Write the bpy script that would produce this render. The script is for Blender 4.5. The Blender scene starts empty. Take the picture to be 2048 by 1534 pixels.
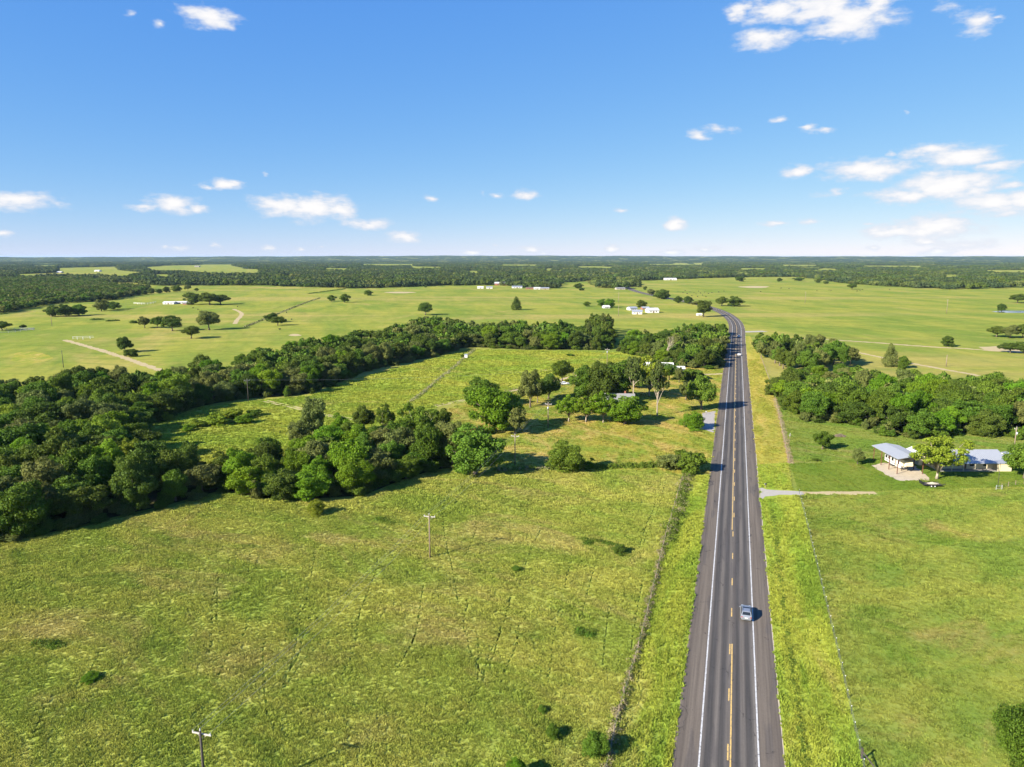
import bpy, bmesh, math, random
import numpy as np
from mathutils import Vector, Matrix

R = math.radians
scene = bpy.context.scene
C = scene.collection

# ------------------------------------------------------------------ camera
F_PX, CAM_H, HOR_Y = 1419.0, 60.0, 514.0        # focal length in photo pixels, height in metres, horizon row
PITCH = math.atan((767 - HOR_Y) / F_PX)
cam_d = bpy.data.cameras.new('camera'); cam = bpy.data.objects.new('camera', cam_d); C.objects.link(cam)
cam.location = (0, 0, CAM_H); cam.rotation_euler = (R(90) - PITCH, 0, 0)
cam_d.sensor_fit = 'HORIZONTAL'; cam_d.sensor_width = 36.0; cam_d.lens = 36.0 * F_PX / 2048
cam_d.clip_start = 0.5; cam_d.clip_end = 120000
scene.camera = cam

# ------------------------------------------------------------------ light, sky, exposure
SUN_AZ = math.atan2(-0.83, -0.56)               # clockwise from +Y
SUN_EL = R(27)
SUN_STRENGTH, SKY_STRENGTH, EXPOSURE = 5.0, 0.05, 1.4
sd = bpy.data.lights.new('sun', 'SUN'); sun = bpy.data.objects.new('sun', sd); C.objects.link(sun)
sd.energy = SUN_STRENGTH; sd.angle = R(0.53); sd.color = (1.0, 0.93, 0.80)
sdir = Vector((math.sin(SUN_AZ) * math.cos(SUN_EL), math.cos(SUN_AZ) * math.cos(SUN_EL), math.sin(SUN_EL)))
sun.rotation_euler = sdir.to_track_quat('Z', 'Y').to_euler(); sun.location = (0, 0, 200)
vs = scene.view_settings
vs.view_transform = 'Standard'; vs.look = 'None'; vs.exposure = EXPOSURE; vs.gamma = 1.0
vs.use_curve_mapping = False
scene.render.engine = 'CYCLES'
cy = scene.cycles
cy.max_bounces = 6; cy.diffuse_bounces = 2; cy.glossy_bounces = 2; cy.transmission_bounces = 3
cy.transparent_max_bounces = 8; cy.volume_bounces = 0; cy.caustics_reflective = False; cy.caustics_refractive = False
cy.use_denoising = True
try: cy.denoiser = 'OPENIMAGEDENOISE'
except Exception: pass

# photo pixel -> point on the ground (metres); the camera stands at x = y = 0
CP, SP = math.cos(PITCH), math.sin(PITCH)
def G(px, py, z=0.0):
    a = (px - 1024) / F_PX; b = -(py - 767) / F_PX
    t = (z - CAM_H) / (-SP + b * CP)
    return (a * t, (CP + b * SP) * t)
def GP(pts): return [G(*p) for p in pts]
def ppm(x, y, z=0): return F_PX / (y * CP - (z - CAM_H) * SP)
def P(x, y, z):
    d = y * CP - (z - CAM_H) * SP; u = y * SP + (z - CAM_H) * CP
    return 1024 + F_PX * x / d, 767 - F_PX * u / d
def height_for(x, y, npx):
    lo, hi = 0.05, 60
    y0 = P(x, y, 0)[1]
    for _ in range(40):
        m = (lo + hi) / 2
        if y0 - P(x, y, m)[1] < npx: lo = m
        else: hi = m
    return lo

# ------------------------------------------------------------------ node helpers
class NT:
    def __init__(s, tree): s.t = tree
    def n(s, typ, **kw):
        nd = s.t.nodes.new(typ)
        for k, v in kw.items():
            if k.startswith('in_'): nd.inputs[k[3:].replace('_', ' ')].default_value = v
            else: setattr(nd, k, v)
        return nd
    def l(s, a, b): s.t.links.new(a, b)
    def val(s, sock, v):
        if isinstance(v, bpy.types.NodeSocket): s.l(v, sock)
        else: sock.default_value = v
    def math(s, op, a, b=None, c=None, clamp=False):
        nd = s.t.nodes.new('ShaderNodeMath'); nd.operation = op; nd.use_clamp = clamp
        s.val(nd.inputs[0], a)
        if b is not None: s.val(nd.inputs[1], b)
        if c is not None: s.val(nd.inputs[2], c)
        return nd.outputs[0]
    def vec(s, op, a, b=None, c=None):
        nd = s.t.nodes.new('ShaderNodeVectorMath'); nd.operation = op
        s.val(nd.inputs[0], a)
        if b is not None: s.val(nd.inputs[1], b)
        if c is not None: s.val(nd.inputs[2], c)
        return nd.outputs['Value'] if op in ('LENGTH', 'DOT_PRODUCT') else nd.outputs[0]
    def mix(s, f, a, b, bt='MIX'):
        nd = s.t.nodes.new('ShaderNodeMix'); nd.data_type = 'RGBA'; nd.blend_type = bt
        s.val(nd.inputs[0], f)
        for k, v in ((6, a), (7, b)):
            if isinstance(v, tuple) and len(v) == 3: v = (*v, 1)
            s.val(nd.inputs[k], v)
        return nd.outputs[2]
    def ss(s, x, a, b):
        nd = s.t.nodes.new('ShaderNodeMapRange'); nd.interpolation_type = 'SMOOTHSTEP'
        s.val(nd.inputs[0], x); nd.inputs[1].default_value = a; nd.inputs[2].default_value = b
        return nd.outputs[0]
    def noise(s, vec, scale, detail=3, rough=0.55, dist=0.0):
        nd = s.t.nodes.new('ShaderNodeTexNoise')
        if vec is not None: s.val(nd.inputs['Vector'], vec)
        nd.inputs['Scale'].default_value = scale; nd.inputs['Detail'].default_value = detail
        nd.inputs['Roughness'].default_value = rough; nd.inputs['Distortion'].default_value = dist
        return nd.outputs['Fac'], nd.outputs['Color']

# ------------------------------------------------------------------ world: Nishita sky with fair-weather clouds
world = bpy.data.worlds.new('World'); scene.world = world; world.use_nodes = True
wt = world.node_tree; wt.nodes.clear(); w = NT(wt)
wout = w.n('ShaderNodeOutputWorld'); bg = w.n('ShaderNodeBackground'); bg.inputs['Strength'].default_value = SKY_STRENGTH
sky = w.n('ShaderNodeTexSky'); sky.sky_type = 'NISHITA'; sky.sun_disc = False
sky.sun_elevation = SUN_EL; sky.sun_rotation = SUN_AZ % (2 * math.pi)
sky.altitude = 100; sky.air_density = 0.7; sky.dust_density = 0.0; sky.ozone_density = 4.0
# film-like grade of the whole sky: the blue holds up towards the zenith
K0 = 0.05 * 2 ** 1.4
sps = w.n('ShaderNodeSeparateColor'); w.l(sky.outputs[0], sps.inputs[0]); cms = w.n('ShaderNodeCombineColor')
for ch, (am, pw) in enumerate(((.90, .95), (.815, .58), (.95, .16))):
    w.l(w.math('MULTIPLY', w.math('POWER', w.math('MULTIPLY', sps.outputs[ch], K0), pw), am / K0), cms.inputs[ch])
CLOUDS = [  # direction in photo pixels, half width, half height, weight
 (415,35,52,19,.95),(320,48,24,12,.45),(262,28,18,14,.35),
 (1560,22,70,28,.9),(1645,18,70,34,.95),(1705,38,75,30,1),(1532,76,62,21,.9),(1482,22,30,22,.8),(1755,8,32,24,.95),(1640,78,60,10,.35),
 (1952,45,42,28,.7),(1905,12,55,16,.4),(1990,38,25,8,.5),
 (1395,270,24,14,.75),(1440,258,36,11,.7),(1562,237,26,9,.6),(1612,254,26,9,.55),(1650,259,38,8,.6),(1815,224,14,8,.45),
 (1855,302,58,14,.85),(1915,316,70,21,1),(1990,331,52,11,.8),(1735,340,80,20,1),(1592,343,32,13,.9),(1780,305,17,8,.6),
 (1812,391,58,15,1),(1900,372,92,24,1.1),(2020,371,36,11,.8),(1985,407,72,19,1),(2060,402,50,22,1),(2010,428,58,10,.6),
 (1640,390,48,8,.55),(1672,384,30,7,.55),(1790,463,58,14,1),(1870,457,82,19,1.05),(1850,484,48,10,.85),(1935,490,70,11,.8),(1870,506,46,10,.9),(1750,497,24,6,.7),
 (1548,446,40,7,.75),(1612,443,30,8,.7),(1730,446,18,5,.6),(1350,447,24,13,1),(1243,422,24,8,.35),
 (1052,390,28,12,.85),(965,386,12,9,.5),(990,392,26,8,.5),(860,396,19,8,.6),
 (562,410,52,19,1),(625,415,70,22,1.1),(675,419,40,13,.95),(735,447,54,12,.9),(808,473,36,11,1),
 (452,367,32,11,.95),(410,371,24,7,.6),(348,409,46,17,1),(290,413,36,9,.75),(402,417,26,9,.75),
 (30,401,72,17,.9),(112,405,30,8,.6),(2,470,24,8,.85),(355,493,34,7,.7),(325,493,16,5,.6),(430,492,12,6,.6),
 (540,497,18,7,.7),(600,497,14,5,.6),(640,496,16,4,.5),(945,505,26,8,.9),(990,492,11,5,.6),(1065,498,34,9,.8),(1085,506,30,5,.7),
 (1225,497,18,8,.85),(1270,491,10,5,.5),(1345,505,36,7,.85),(1412,499,34,9,.85),(538,346,13,10,.3),(1900,497,30,7,.5),(1500,484,14,5,.4),
]
tc = w.n('ShaderNodeTexCoord'); sep = w.n('ShaderNodeSeparateXYZ'); w.l(tc.outputs['Generated'], sep.inputs[0])
dx, dy, dz = sep.outputs
az = w.math('ARCTAN2', dx, dy)
hyp = w.math('SQRT', w.math('ADD', w.math('MULTIPLY', dx, dx), w.math('MULTIPLY', dy, dy)))
tv = w.math('DIVIDE', dz, w.math('MAXIMUM', hyp, 0.05))
cmb = w.n('ShaderNodeCombineXYZ'); w.l(az, cmb.inputs[0]); w.l(tv, cmb.inputs[1])
uv0 = cmb.outputs[0]
uvs = w.vec('MULTIPLY', uv0, (1.0, 2.2, 1.0))
_, warp = w.noise(uvs, 26, 4, 0.6)
uv = w.vec('ADD', uv0, w.vec('MULTIPLY', w.vec('SUBTRACT', warp, (.5, .5, .5)), (0.034, 0.014, 0)))
best = None
for (px, py, hw, hh, wt_) in CLOUDS:
    a = (px - 1024) / F_PX; b = -(py - 767) / F_PX
    vx, vy, vz = a, CP + b * SP, -SP + b * CP
    u0, v0 = math.atan2(vx, vy), vz / math.hypot(vx, vy)
    k = math.cos(u0)
    iu, iv = F_PX / (hw * 1.13) / k, F_PX / (hh * 1.13)
    d = w.vec('LENGTH', w.vec('MULTIPLY_ADD', uv, (iu, iv, 0), (-u0 * iu, -v0 * iv, 0)))
    m = w.math('MULTIPLY_ADD', d, -1.0, wt_)
    best = m if best is None else w.math('MAXIMUM', best, m)
fb, _ = w.noise(uvs, 38, 7, 0.60)
dens = w.math('ADD', w.math('MAXIMUM', best, -0.9), w.math('MULTIPLY', w.math('SUBTRACT', fb, 0.5), 1.7))
# the same sort of scattered clouds on the rest of the sky
proj = w.n('ShaderNodeCombineXYZ'); dzc = w.math('MAXIMUM', dz, 0.03)
w.l(w.math('DIVIDE', dx, dzc), proj.inputs[0]); w.l(w.math('DIVIDE', dy, dzc), proj.inputs[1])
f2, _ = w.noise(proj.outputs[0], 1.1, 6, 0.58)
outside = w.math('MAXIMUM', w.ss(w.math('ABSOLUTE', az), 0.66, 0.8), w.ss(tv, 0.40, 0.55))
dens2 = w.math('MULTIPLY', w.ss(f2, 0.62, 0.75), outside)
cl = w.math('MAXIMUM', w.ss(dens, -0.16, 0.66), w.math('MULTIPLY', dens2, 0.9))
cl = w.math('MULTIPLY', cl, w.ss(dz, 0.0, 0.004))
ccol = w.mix(w.ss(dens, 0.2, 1.0), (5.9, 6.2, 6.9), (7.9, 7.7, 7.6))
final = w.mix(w.math('MULTIPLY', cl, 0.97), cms.outputs[0], ccol)
w.l(final, bg.inputs['Color']); w.l(bg.outputs[0], wout.inputs['Surface'])
try: world.cycles.sampling_method = 'MANUAL'; world.cycles.sample_map_resolution = 512
except Exception: pass

# ------------------------------------------------------------------ materials
MATS = {}
def newmat(name):
    m = bpy.data.materials.new(name); m.use_nodes = True; m.node_tree.nodes.clear(); MATS[name] = m
    n = NT(m.node_tree); out = n.n('ShaderNodeOutputMaterial')
    return m, n, out
def flat(name, col, rough=0.6, metal=0.0, vary=0.12, scale=3.0, spec=0.4, bump=0.0):
    if name in MATS: return MATS[name]
    m, n, out = newmat(name)
    g = n.n('ShaderNodeNewGeometry'); f, _ = n.noise(g.outputs['Position'], scale, 5, 0.65)
    f = n.math('MULTIPLY_ADD', f, 2 * vary, 1 - vary)
    c = n.mix(1.0, (*col, 1), n.vec('MULTIPLY', (1, 1, 1), f) if False else (1, 1, 1, 1), 'MULTIPLY')
    hs = n.n('ShaderNodeHueSaturation'); n.l(c, hs.inputs['Color']); n.l(f, hs.inputs['Value'])
    b = n.n('ShaderNodeBsdfPrincipled'); n.l(hs.outputs[0], b.inputs['Base Color'])
    b.inputs['Roughness'].default_value = rough; b.inputs['Metallic'].default_value = metal
    b.inputs['Specular IOR Level'].default_value = spec
    if bump:
        bp = n.n('ShaderNodeBump'); bp.inputs['Strength'].default_value = bump; bp.inputs['Distance'].default_value = 0.05
        n.l(f, bp.inputs['Height']); n.l(bp.outputs[0], b.inputs['Normal'])
    n.l(b.outputs[0], out.inputs[0]); return m

def grass_colour(n, pal, tuft=False):
    """patchy meadow colour from the place on the ground, the same for the sheet and the tufts on it"""
    g = n.n('ShaderNodeNewGeometry'); pos = n.vec('MULTIPLY', g.outputs['Position'], (1, 1, 0))
    rot = n.n('ShaderNodeVectorRotate'); rot.rotation_type = 'Z_AXIS'; n.l(pos, rot.inputs['Vector']); rot.inputs['Angle'].default_value = pal.get('ang', 0.5)
    pr = n.vec('MULTIPLY', rot.outputs[0], pal.get('str', (1, 1.8, 1)))
    a, _ = n.noise(pr, pal['s1'], 5, 0.62, 0.6)
    b, _ = n.noise(n.vec('ADD', pr, (91, 37, 0)), pal['s2'], 5, 0.66, 0.8)
    c, _ = n.noise(n.vec('ADD', pos, (17, 57, 0)), pal['s3'], 4, 0.7)
    col = n.mix(n.ss(a, 0.36, 0.64), pal['green'], pal['yellow'])
    col = n.mix(n.math('MULTIPLY', n.ss(b, pal['tan_t'] - .05, pal['tan_t'] + .16), pal['tan_a']), col, pal['tan'])
    b2, _ = n.noise(n.vec('ADD', pr, (11, 137, 0)), pal['s2'] * 1.7, 4, 0.6, 0.5)
    col = n.mix(n.math('MULTIPLY', n.ss(b2, .56, .72), .7), col, pal['deep'])
    if pal.get('streak'):       # swales and old mowing lines running across the fields
        k1, _ = n.noise(n.vec('MULTIPLY', n.vec('ADD', pos, n.vec('MULTIPLY', n.noise(pos, .004, 2)[1], (90, 160, 0))), (.0022, .021, 0)), 1.0, 3, .6)
        col = n.mix(n.math('MULTIPLY', n.ss(n.math('ABSOLUTE', n.math('SUBTRACT', k1, .5)), .035, .004), .45), col, pal['deep'])
        k2, _ = n.noise(n.vec('ADD', n.vec('MULTIPLY', pos, (.0016, .009, 0)), (7, 3, 0)), 1.0, 4, .62)
        col = n.mix(n.math('MULTIPLY', n.ss(k2, .52, .66), .55), col, pal['tan'])
    c4, _ = n.noise(n.vec('ADD', pr, (5, 71, 0)), pal['s3'] * .22, 4, .7, .4)
    v = n.math('ADD', n.math('MULTIPLY_ADD', c, 2 * pal['fine'], 1 - pal['fine']), n.math('MULTIPLY_ADD', c4, .5, -.25))
    if tuft:
        oi = n.n('ShaderNodeObjectInfo')
        v = n.math('MULTIPLY', v, n.math('MULTIPLY_ADD', oi.outputs['Random'], 0.55, 0.75))
    hs = n.n('ShaderNodeHueSaturation'); n.l(col, hs.inputs['Color']); n.l(v, hs.inputs['Value'])
    return hs.outputs[0], c, pos
def grassmat(name, pal, tuft=False):
    m, n, out = newmat(name)
    col, c, pos = grass_colour(n, pal, tuft)
    if tuft:
        d = n.n('ShaderNodeBsdfDiffuse'); t = n.n('ShaderNodeBsdfTranslucent'); mx = n.n('ShaderNodeMixShader'); mx.inputs[0].default_value = 0.3
        n.l(col, d.inputs[0]); n.l(col, t.inputs[0]); n.l(d.outputs[0], mx.inputs[1]); n.l(t.outputs[0], mx.inputs[2]); n.l(mx.outputs[0], out.inputs[0])
    else:
        b = n.n('ShaderNodeBsdfDiffuse'); n.l(col, b.inputs[0])
        f, _ = n.noise(pos, pal.get('sb', 2.2), 4, 0.7)
        bp = n.n('ShaderNodeBump'); bp.inputs['Strength'].default_value = pal.get('bump', 0.8); bp.inputs['Distance'].default_value = pal.get('bd', 0.3)
        n.l(f, bp.inputs['Height']); n.l(bp.outputs[0], b.inputs['Normal']); n.l(b.outputs[0], out.inputs[0])
    return m
PAL_LEFT = dict(green=(0.249, 0.306, 0.048), yellow=(0.371, 0.369, 0.074), tan=(0.445, 0.347, 0.131), deep=(0.170, 0.240, 0.036), tan_t=.53, tan_a=.6, s1=.035, s2=.028, s3=1.1, fine=0.26, ang=.55, str=(1, 2.0, 1))
PAL_RIGHT = dict(green=(0.158, 0.224, 0.036), yellow=(0.249, 0.272, 0.051), tan=(0.339, 0.251, 0.092), deep=(0.128, 0.204, 0.025), tan_t=.57, tan_a=.6, s1=.045, s2=.04, s3=1.3, fine=.16, ang=-.4, str=(1, 1.5, 1))
PAL_VERGE = dict(green=(0.214, 0.300, 0.037), yellow=(0.333, 0.360, 0.052), tan=(0.431, 0.355, 0.110), deep=(0.137, 0.223, 0.025), tan_t=.55, tan_a=.6, s1=.12, s2=.10, s3=1.3, fine=.2, ang=.30, str=(1, .22, 1))
PAL_MOWN = dict(green=(0.258, 0.263, 0.040), yellow=(0.386, 0.326, 0.064), tan=(0.482, 0.352, 0.110), deep=(0.190, 0.215, 0.028), tan_t=.52, tan_a=.6, s1=.10, s2=.08, s3=1.3, fine=.16, ang=.30, str=(1, .25, 1))
PAL_YARD = dict(green=(0.190, 0.248, 0.034), yellow=(0.325, 0.285, 0.052), tan=(0.451, 0.323, 0.104), deep=(0.150, 0.210, 0.026), tan_t=.50, tan_a=.75, s1=.05, s2=.045, s3=1.0, fine=.14, ang=1.2)
PAL_LAWN = dict(green=(0.119, 0.182, 0.023), yellow=(0.161, 0.204, 0.030), tan=(0.287, 0.193, 0.064), deep=(0.099, 0.159, 0.019), tan_t=.60, tan_a=.5, s1=.06, s2=.05, s3=1.0, fine=.13, ang=1.2)
PAL_MEADOW = dict(green=(0.235, 0.305, 0.039), yellow=(0.333, 0.340, 0.051), tan=(0.431, 0.314, 0.109), deep=(0.195, 0.273, 0.036), tan_t=.60, tan_a=.5, s1=.02, s2=.02, s3=.5, fine=.14, ang=.3, sb=.9, bd=.4)
PAL_FAR = dict(green=(0.162, 0.213, 0.036), yellow=(0.272, 0.269, 0.050), tan=(0.355, 0.278, 0.090), deep=(0.124, 0.174, 0.030), tan_t=.56, tan_a=.6, s1=.0075, s2=.007, s3=.22, fine=.26, ang=1.35, str=(1, 2.6, 1), sb=.5, bd=.5, streak=1)
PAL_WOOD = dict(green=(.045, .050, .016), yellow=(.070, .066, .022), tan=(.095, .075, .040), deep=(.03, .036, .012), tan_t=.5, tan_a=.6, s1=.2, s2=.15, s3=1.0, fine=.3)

def leafmat(name, c1, c2, trans=0.28, spec=0.06):
    m, n, out = newmat(name)
    at = n.n('ShaderNodeAttribute'); at.attribute_name = 'tone'
    oi = n.n('ShaderNodeObjectInfo')
    col = n.mix(at.outputs['Fac'], c1, c2)
    hs = n.n('ShaderNodeHueSaturation'); n.l(col, hs.inputs['Color'])
    n.l(n.math('MULTIPLY_ADD', oi.outputs['Random'], 0.035, 0.4825), hs.inputs['Hue'])
    r2 = n.math('FRACT', n.math('MULTIPLY', oi.outputs['Random'], 37.7))
    n.l(n.math('MULTIPLY_ADD', r2, 0.4, 0.80), hs.inputs['Value'])
    b = n.n('ShaderNodeBsdfPrincipled'); n.l(hs.outputs[0], b.inputs['Base Color']); b.inputs['Roughness'].default_value = .5
    b.inputs['Specular IOR Level'].default_value = spec
    t = n.n('ShaderNodeBsdfTranslucent'); n.l(hs.outputs[0], t.inputs[0])
    mx = n.n('ShaderNodeMixShader'); mx.inputs[0].default_value = trans
    n.l(b.outputs[0], mx.inputs[1]); n.l(t.outputs[0], mx.inputs[2]); n.l(mx.outputs[0], out.inputs[0])
    return m
LEAF = dict(
    dark=leafmat('leaves_dark', (0.046, 0.079, 0.011), (0.119, 0.165, 0.024)),
    mid=leafmat('leaves_mid', (0.058, 0.108, 0.011), (0.140, 0.214, 0.024)),
    grey=leafmat('leaves_grey_green', (0.089, 0.114, 0.028), (0.196, 0.220, 0.055)),
    bright=leafmat('leaves_bright', (0.089, 0.173, 0.010), (0.181, 0.294, 0.020), .36),
    lime=leafmat('leaves_lime', (0.122, 0.181, 0.014), (0.249, 0.305, 0.031), .36),
    cedar=leafmat('leaves_cedar', (0.039, 0.064, 0.014), (0.101, 0.129, 0.030), .12))
BARK = flat('bark', (.16, .125, .09), .9, vary=.35, scale=2.5, bump=.6)
PALEBARK = flat('pale_bark', (.34, .28, .21), .9, vary=.25, scale=2.5)
WOODPOLE = flat('weathered_pole_wood', (.22, .165, .115), .85, vary=.25, scale=4)
DARKPOLE = flat('dark_creosote_wood', (.055, .045, .038), .8, vary=.3, scale=4)
GREYARM = flat('grey_crossarm_wood', (.42, .38, .34), .8, vary=.12, scale=6)
PORC = flat('grey_porcelain', (.55, .55, .55), .3)
ALU = flat('dull_aluminium', (.55, .56, .58), .45, .6)
BLACKM = flat('black_steel', (.02, .02, .022), .5)
RUST = flat('rusty_brown_steel', (.13, .052, .03), .7, vary=.3)
WHITE = flat('white_paint', (.62, .60, .56), .5, vary=.06)
CREAM = flat('cream_siding', (.66, .57, .38), .6, vary=.08)
TAN = flat('tan_siding', (.36, .31, .23), .7, vary=.1)
GALV = flat('galvalume_roof', (.31, .325, .35), .5, .2, vary=.08, scale=1.2, spec=.5)
WHITEROOF = flat('white_metal_roof', (.58, .57, .55), .4, vary=.05)
GREYROOF = flat('grey_shingle_roof', (.22, .215, .21), .9, vary=.2, scale=2)
BRICK = flat('red_brick_wall', (.30, .11, .065), .9, vary=.25, scale=2)
REDPAINT = flat('red_painted_siding', (.34, .09, .05), .8, vary=.2)
BROWNROOF = flat('brown_roof', (.16, .11, .08), .8, vary=.2)
DARKGLASS = flat('dark_window_glass', (.015, .018, .022), .08, spec=.6, vary=.02)
RUBBER = flat('tyre_rubber', (.018, .018, .018), .85)
SILVER = flat('silver_car_paint', (.33, .345, .365), .28, .55, vary=.03, spec=.6)
WHITECAR = flat('white_car_paint', (.75, .75, .75), .3, vary=.03, spec=.6)
BLACKCAR = flat('black_car_paint', (.02, .021, .025), .25, vary=.03, spec=.6)
BLUECAR = flat('slate_blue_car_paint', (.12, .16, .22), .3, .2, vary=.03, spec=.6)
REDLAMP = flat('red_lamp_plastic', (.35, .015, .012), .25)
HEADLAMP = flat('clear_lamp_plastic', (.7, .72, .74), .15)
RIM = flat('alloy_rim', (.45, .46, .48), .3, .7)
WIREM = flat('grey_wire', (.40, .40, .40), .5, .5)
TPOST = flat('green_tee_post', (.05, .065, .04), .6)
WHITETIP = flat('white_post_tip', (.8, .8, .78), .5)
CEDARPOST = flat('cedar_fence_post', (.23, .17, .12), .9, vary=.3)
CONCRETE = flat('pale_concrete', (.34, .31, .28), .9, vary=.16, scale=.8, spec=0.05)
GRAVEL = flat('pale_gravel', (.36, .33, .28), .95, vary=.22, scale=1.2, bump=.5, spec=0.05)
CALICHE = flat('tan_caliche', (.41, .325, .175), .95, vary=.25, scale=.5, bump=.4, spec=0.05)
SLABM = flat('sandy_pad', (.44, .37, .27), .95, vary=.3, scale=.7, spec=0.05)
COWM = flat('black_hide', (.012, .011, .010), .8)
DEADWOOD = flat('dead_brush', (.20, .155, .11), .95, vary=.35, scale=3, spec=0.05)
STRAW = flat('dry_straw', (.30, .20, .105), .95, vary=.3, scale=1.5, spec=0.05)
PONDM = flat('pond_water', (.10, .115, .11), .12, spec=.5, vary=.05)

# ------------------------------------------------------------------ mesh helpers
class MB:
    def __init__(s): s.v = []; s.f = []
    def add(s, vs, fs):
        o = len(s.v); s.v += [tuple(v) for v in vs]; s.f += [tuple(i + o for i in f) for f in fs]; return s
    def box(s, c, d, rz=0):
        x, y, z = d[0] / 2, d[1] / 2, d[2] / 2; cs, sn = math.cos(rz), math.sin(rz)
        vs = []
        for k in (-z, z):
            for (i, j) in ((-x, -y), (x, -y), (x, y), (-x, y)):
                vs.append((c[0] + i * cs - j * sn, c[1] + i * sn + j * cs, c[2] + k))
        return s.add(vs, [(3, 2, 1, 0), (4, 5, 6, 7), (0, 1, 5, 4), (1, 2, 6, 5), (2, 3, 7, 6), (3, 0, 4, 7)])
    def tube(s, pts, rad, n=6, cap=True):
        pts = [Vector(p) for p in pts]
        if not hasattr(rad, '__len__'): rad = [rad] * len(pts)
        vs = []; N = len(pts)
        for i, p in enumerate(pts):
            d = (pts[min(i + 1, N - 1)] - pts[max(i - 1, 0)]).normalized()
            a = d.orthogonal().normalized() if abs(d.z) < .95 else d.cross(Vector((0, 1, 0))).normalized()
            b = d.cross(a)
            for k in range(n):
                t = 2 * math.pi * k / n; vs.append(p + (a * math.cos(t) + b * math.sin(t)) * rad[i])
        fs = [(i * n + k, i * n + (k + 1) % n, (i + 1) * n + (k + 1) % n, (i + 1) * n + k) for i in range(N - 1) for k in range(n)]
        if cap: fs += [tuple(range(n))[::-1], tuple((N - 1) * n + k for k in range(n))]
        return s.add(vs, fs)
    def cyl(s, c, r, h, axis='z', n=14, r2=None):
        d = {'x': Vector((h / 2, 0, 0)), 'y': Vector((0, h / 2, 0)), 'z': Vector((0, 0, h / 2))}[axis]; c = Vector(c)
        return s.tube([c - d, c + d], [r, r if r2 is None else r2], n)
    def loft(s, secs, close=True):
        """secs: rings of the same number of points"""
        n = len(secs[0]); vs = [p for r in secs for p in r]
        fs = [(i * n + k, i * n + (k + 1) % n, (i + 1) * n + (k + 1) % n, (i + 1) * n + k) for i in range(len(secs) - 1) for k in range(n)]
        if close: fs += [tuple(range(n))[::-1], tuple((len(secs) - 1) * n + k for k in range(n))]
        return s.add(vs, fs)
    def mesh(s, name, mat, smooth=False):
        me = bpy.data.meshes.new(name); me.from_pydata(s.v, [], s.f); me.materials.append(mat)
        bm = bmesh.new(); bm.from_mesh(me); bmesh.ops.recalc_face_normals(bm, faces=bm.faces); bm.to_mesh(me); bm.free()
        if smooth: me.polygons.foreach_set('use_smooth', [True] * len(me.polygons))
        return me
    def build(s, name, mat, parent=None, smooth=False):
        return link(name, s.mesh(name, mat, smooth), parent)
def link(name, me, parent=None):
    o = bpy.data.objects.new(name, me); C.objects.link(o)
    if parent is not None: o.parent = parent
    return o
LABELS = {}
def tag(o, label, cat=None, group=None, kind=None):
    if label: o['label'] = label
    if cat: o['category'] = cat
    if group: o['group'] = group
    if kind: o['kind'] = kind
    return o
def thing(name, label, cat, loc, rz=0, group=None):
    o = bpy.data.objects.new(name, None); C.objects.link(o); o.empty_display_size = .3
    o.location = (loc[0], loc[1], loc[2] if len(loc) > 2 else 0); o.rotation_euler = (0, 0, rz)
    return tag(o, label, cat, group)

def poly_sheet(name, pts, z, mat, jitter=0.0, step=None, seed=1, kind='structure', parent=None):
    rng = random.Random(seed); out = []
    for i, p in enumerate(pts):
        q = pts[(i + 1) % len(pts)]
        L = math.dist(p, q); k = max(1, int(L / step)) if step else 1
        for j in range(k):
            t = j / k
            out.append((p[0] + (q[0] - p[0]) * t + rng.uniform(-jitter, jitter), p[1] + (q[1] - p[1]) * t + rng.uniform(-jitter, jitter), z))
    bm = bmesh.new(); bm.faces.new([bm.verts.new(v) for v in out])
    bm.faces.ensure_lookup_table(); bm.normal_update()
    if bm.faces[0].normal.z < 0: bmesh.ops.reverse_faces(bm, faces=bm.faces)
    bmesh.ops.triangulate(bm, faces=bm.faces)
    me = bpy.data.meshes.new(name); bm.to_mesh(me); bm.free(); me.materials.append(mat)
    o = link(name, me, parent)
    if parent is None: o['kind'] = kind
    return o
def catmull(pts, step):
    out = []; n = len(pts)
    for i in range(n - 1):
        p0, p1, p2, p3 = (Vector(pts[max(i - 1, 0)]), Vector(pts[i]), Vector(pts[i + 1]), Vector(pts[min(i + 2, n - 1)]))
        k = max(1, int((p2 - p1).length / step))
        for j in range(k):
            t = j / k
            out.append(0.5 * ((2 * p1) + (p2 - p0) * t + (2 * p0 - 5 * p1 + 4 * p2 - p3) * t * t + (3 * p1 - p0 - 3 * p2 + p3) * t ** 3))
    out.append(Vector(pts[-1])); return out
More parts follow.
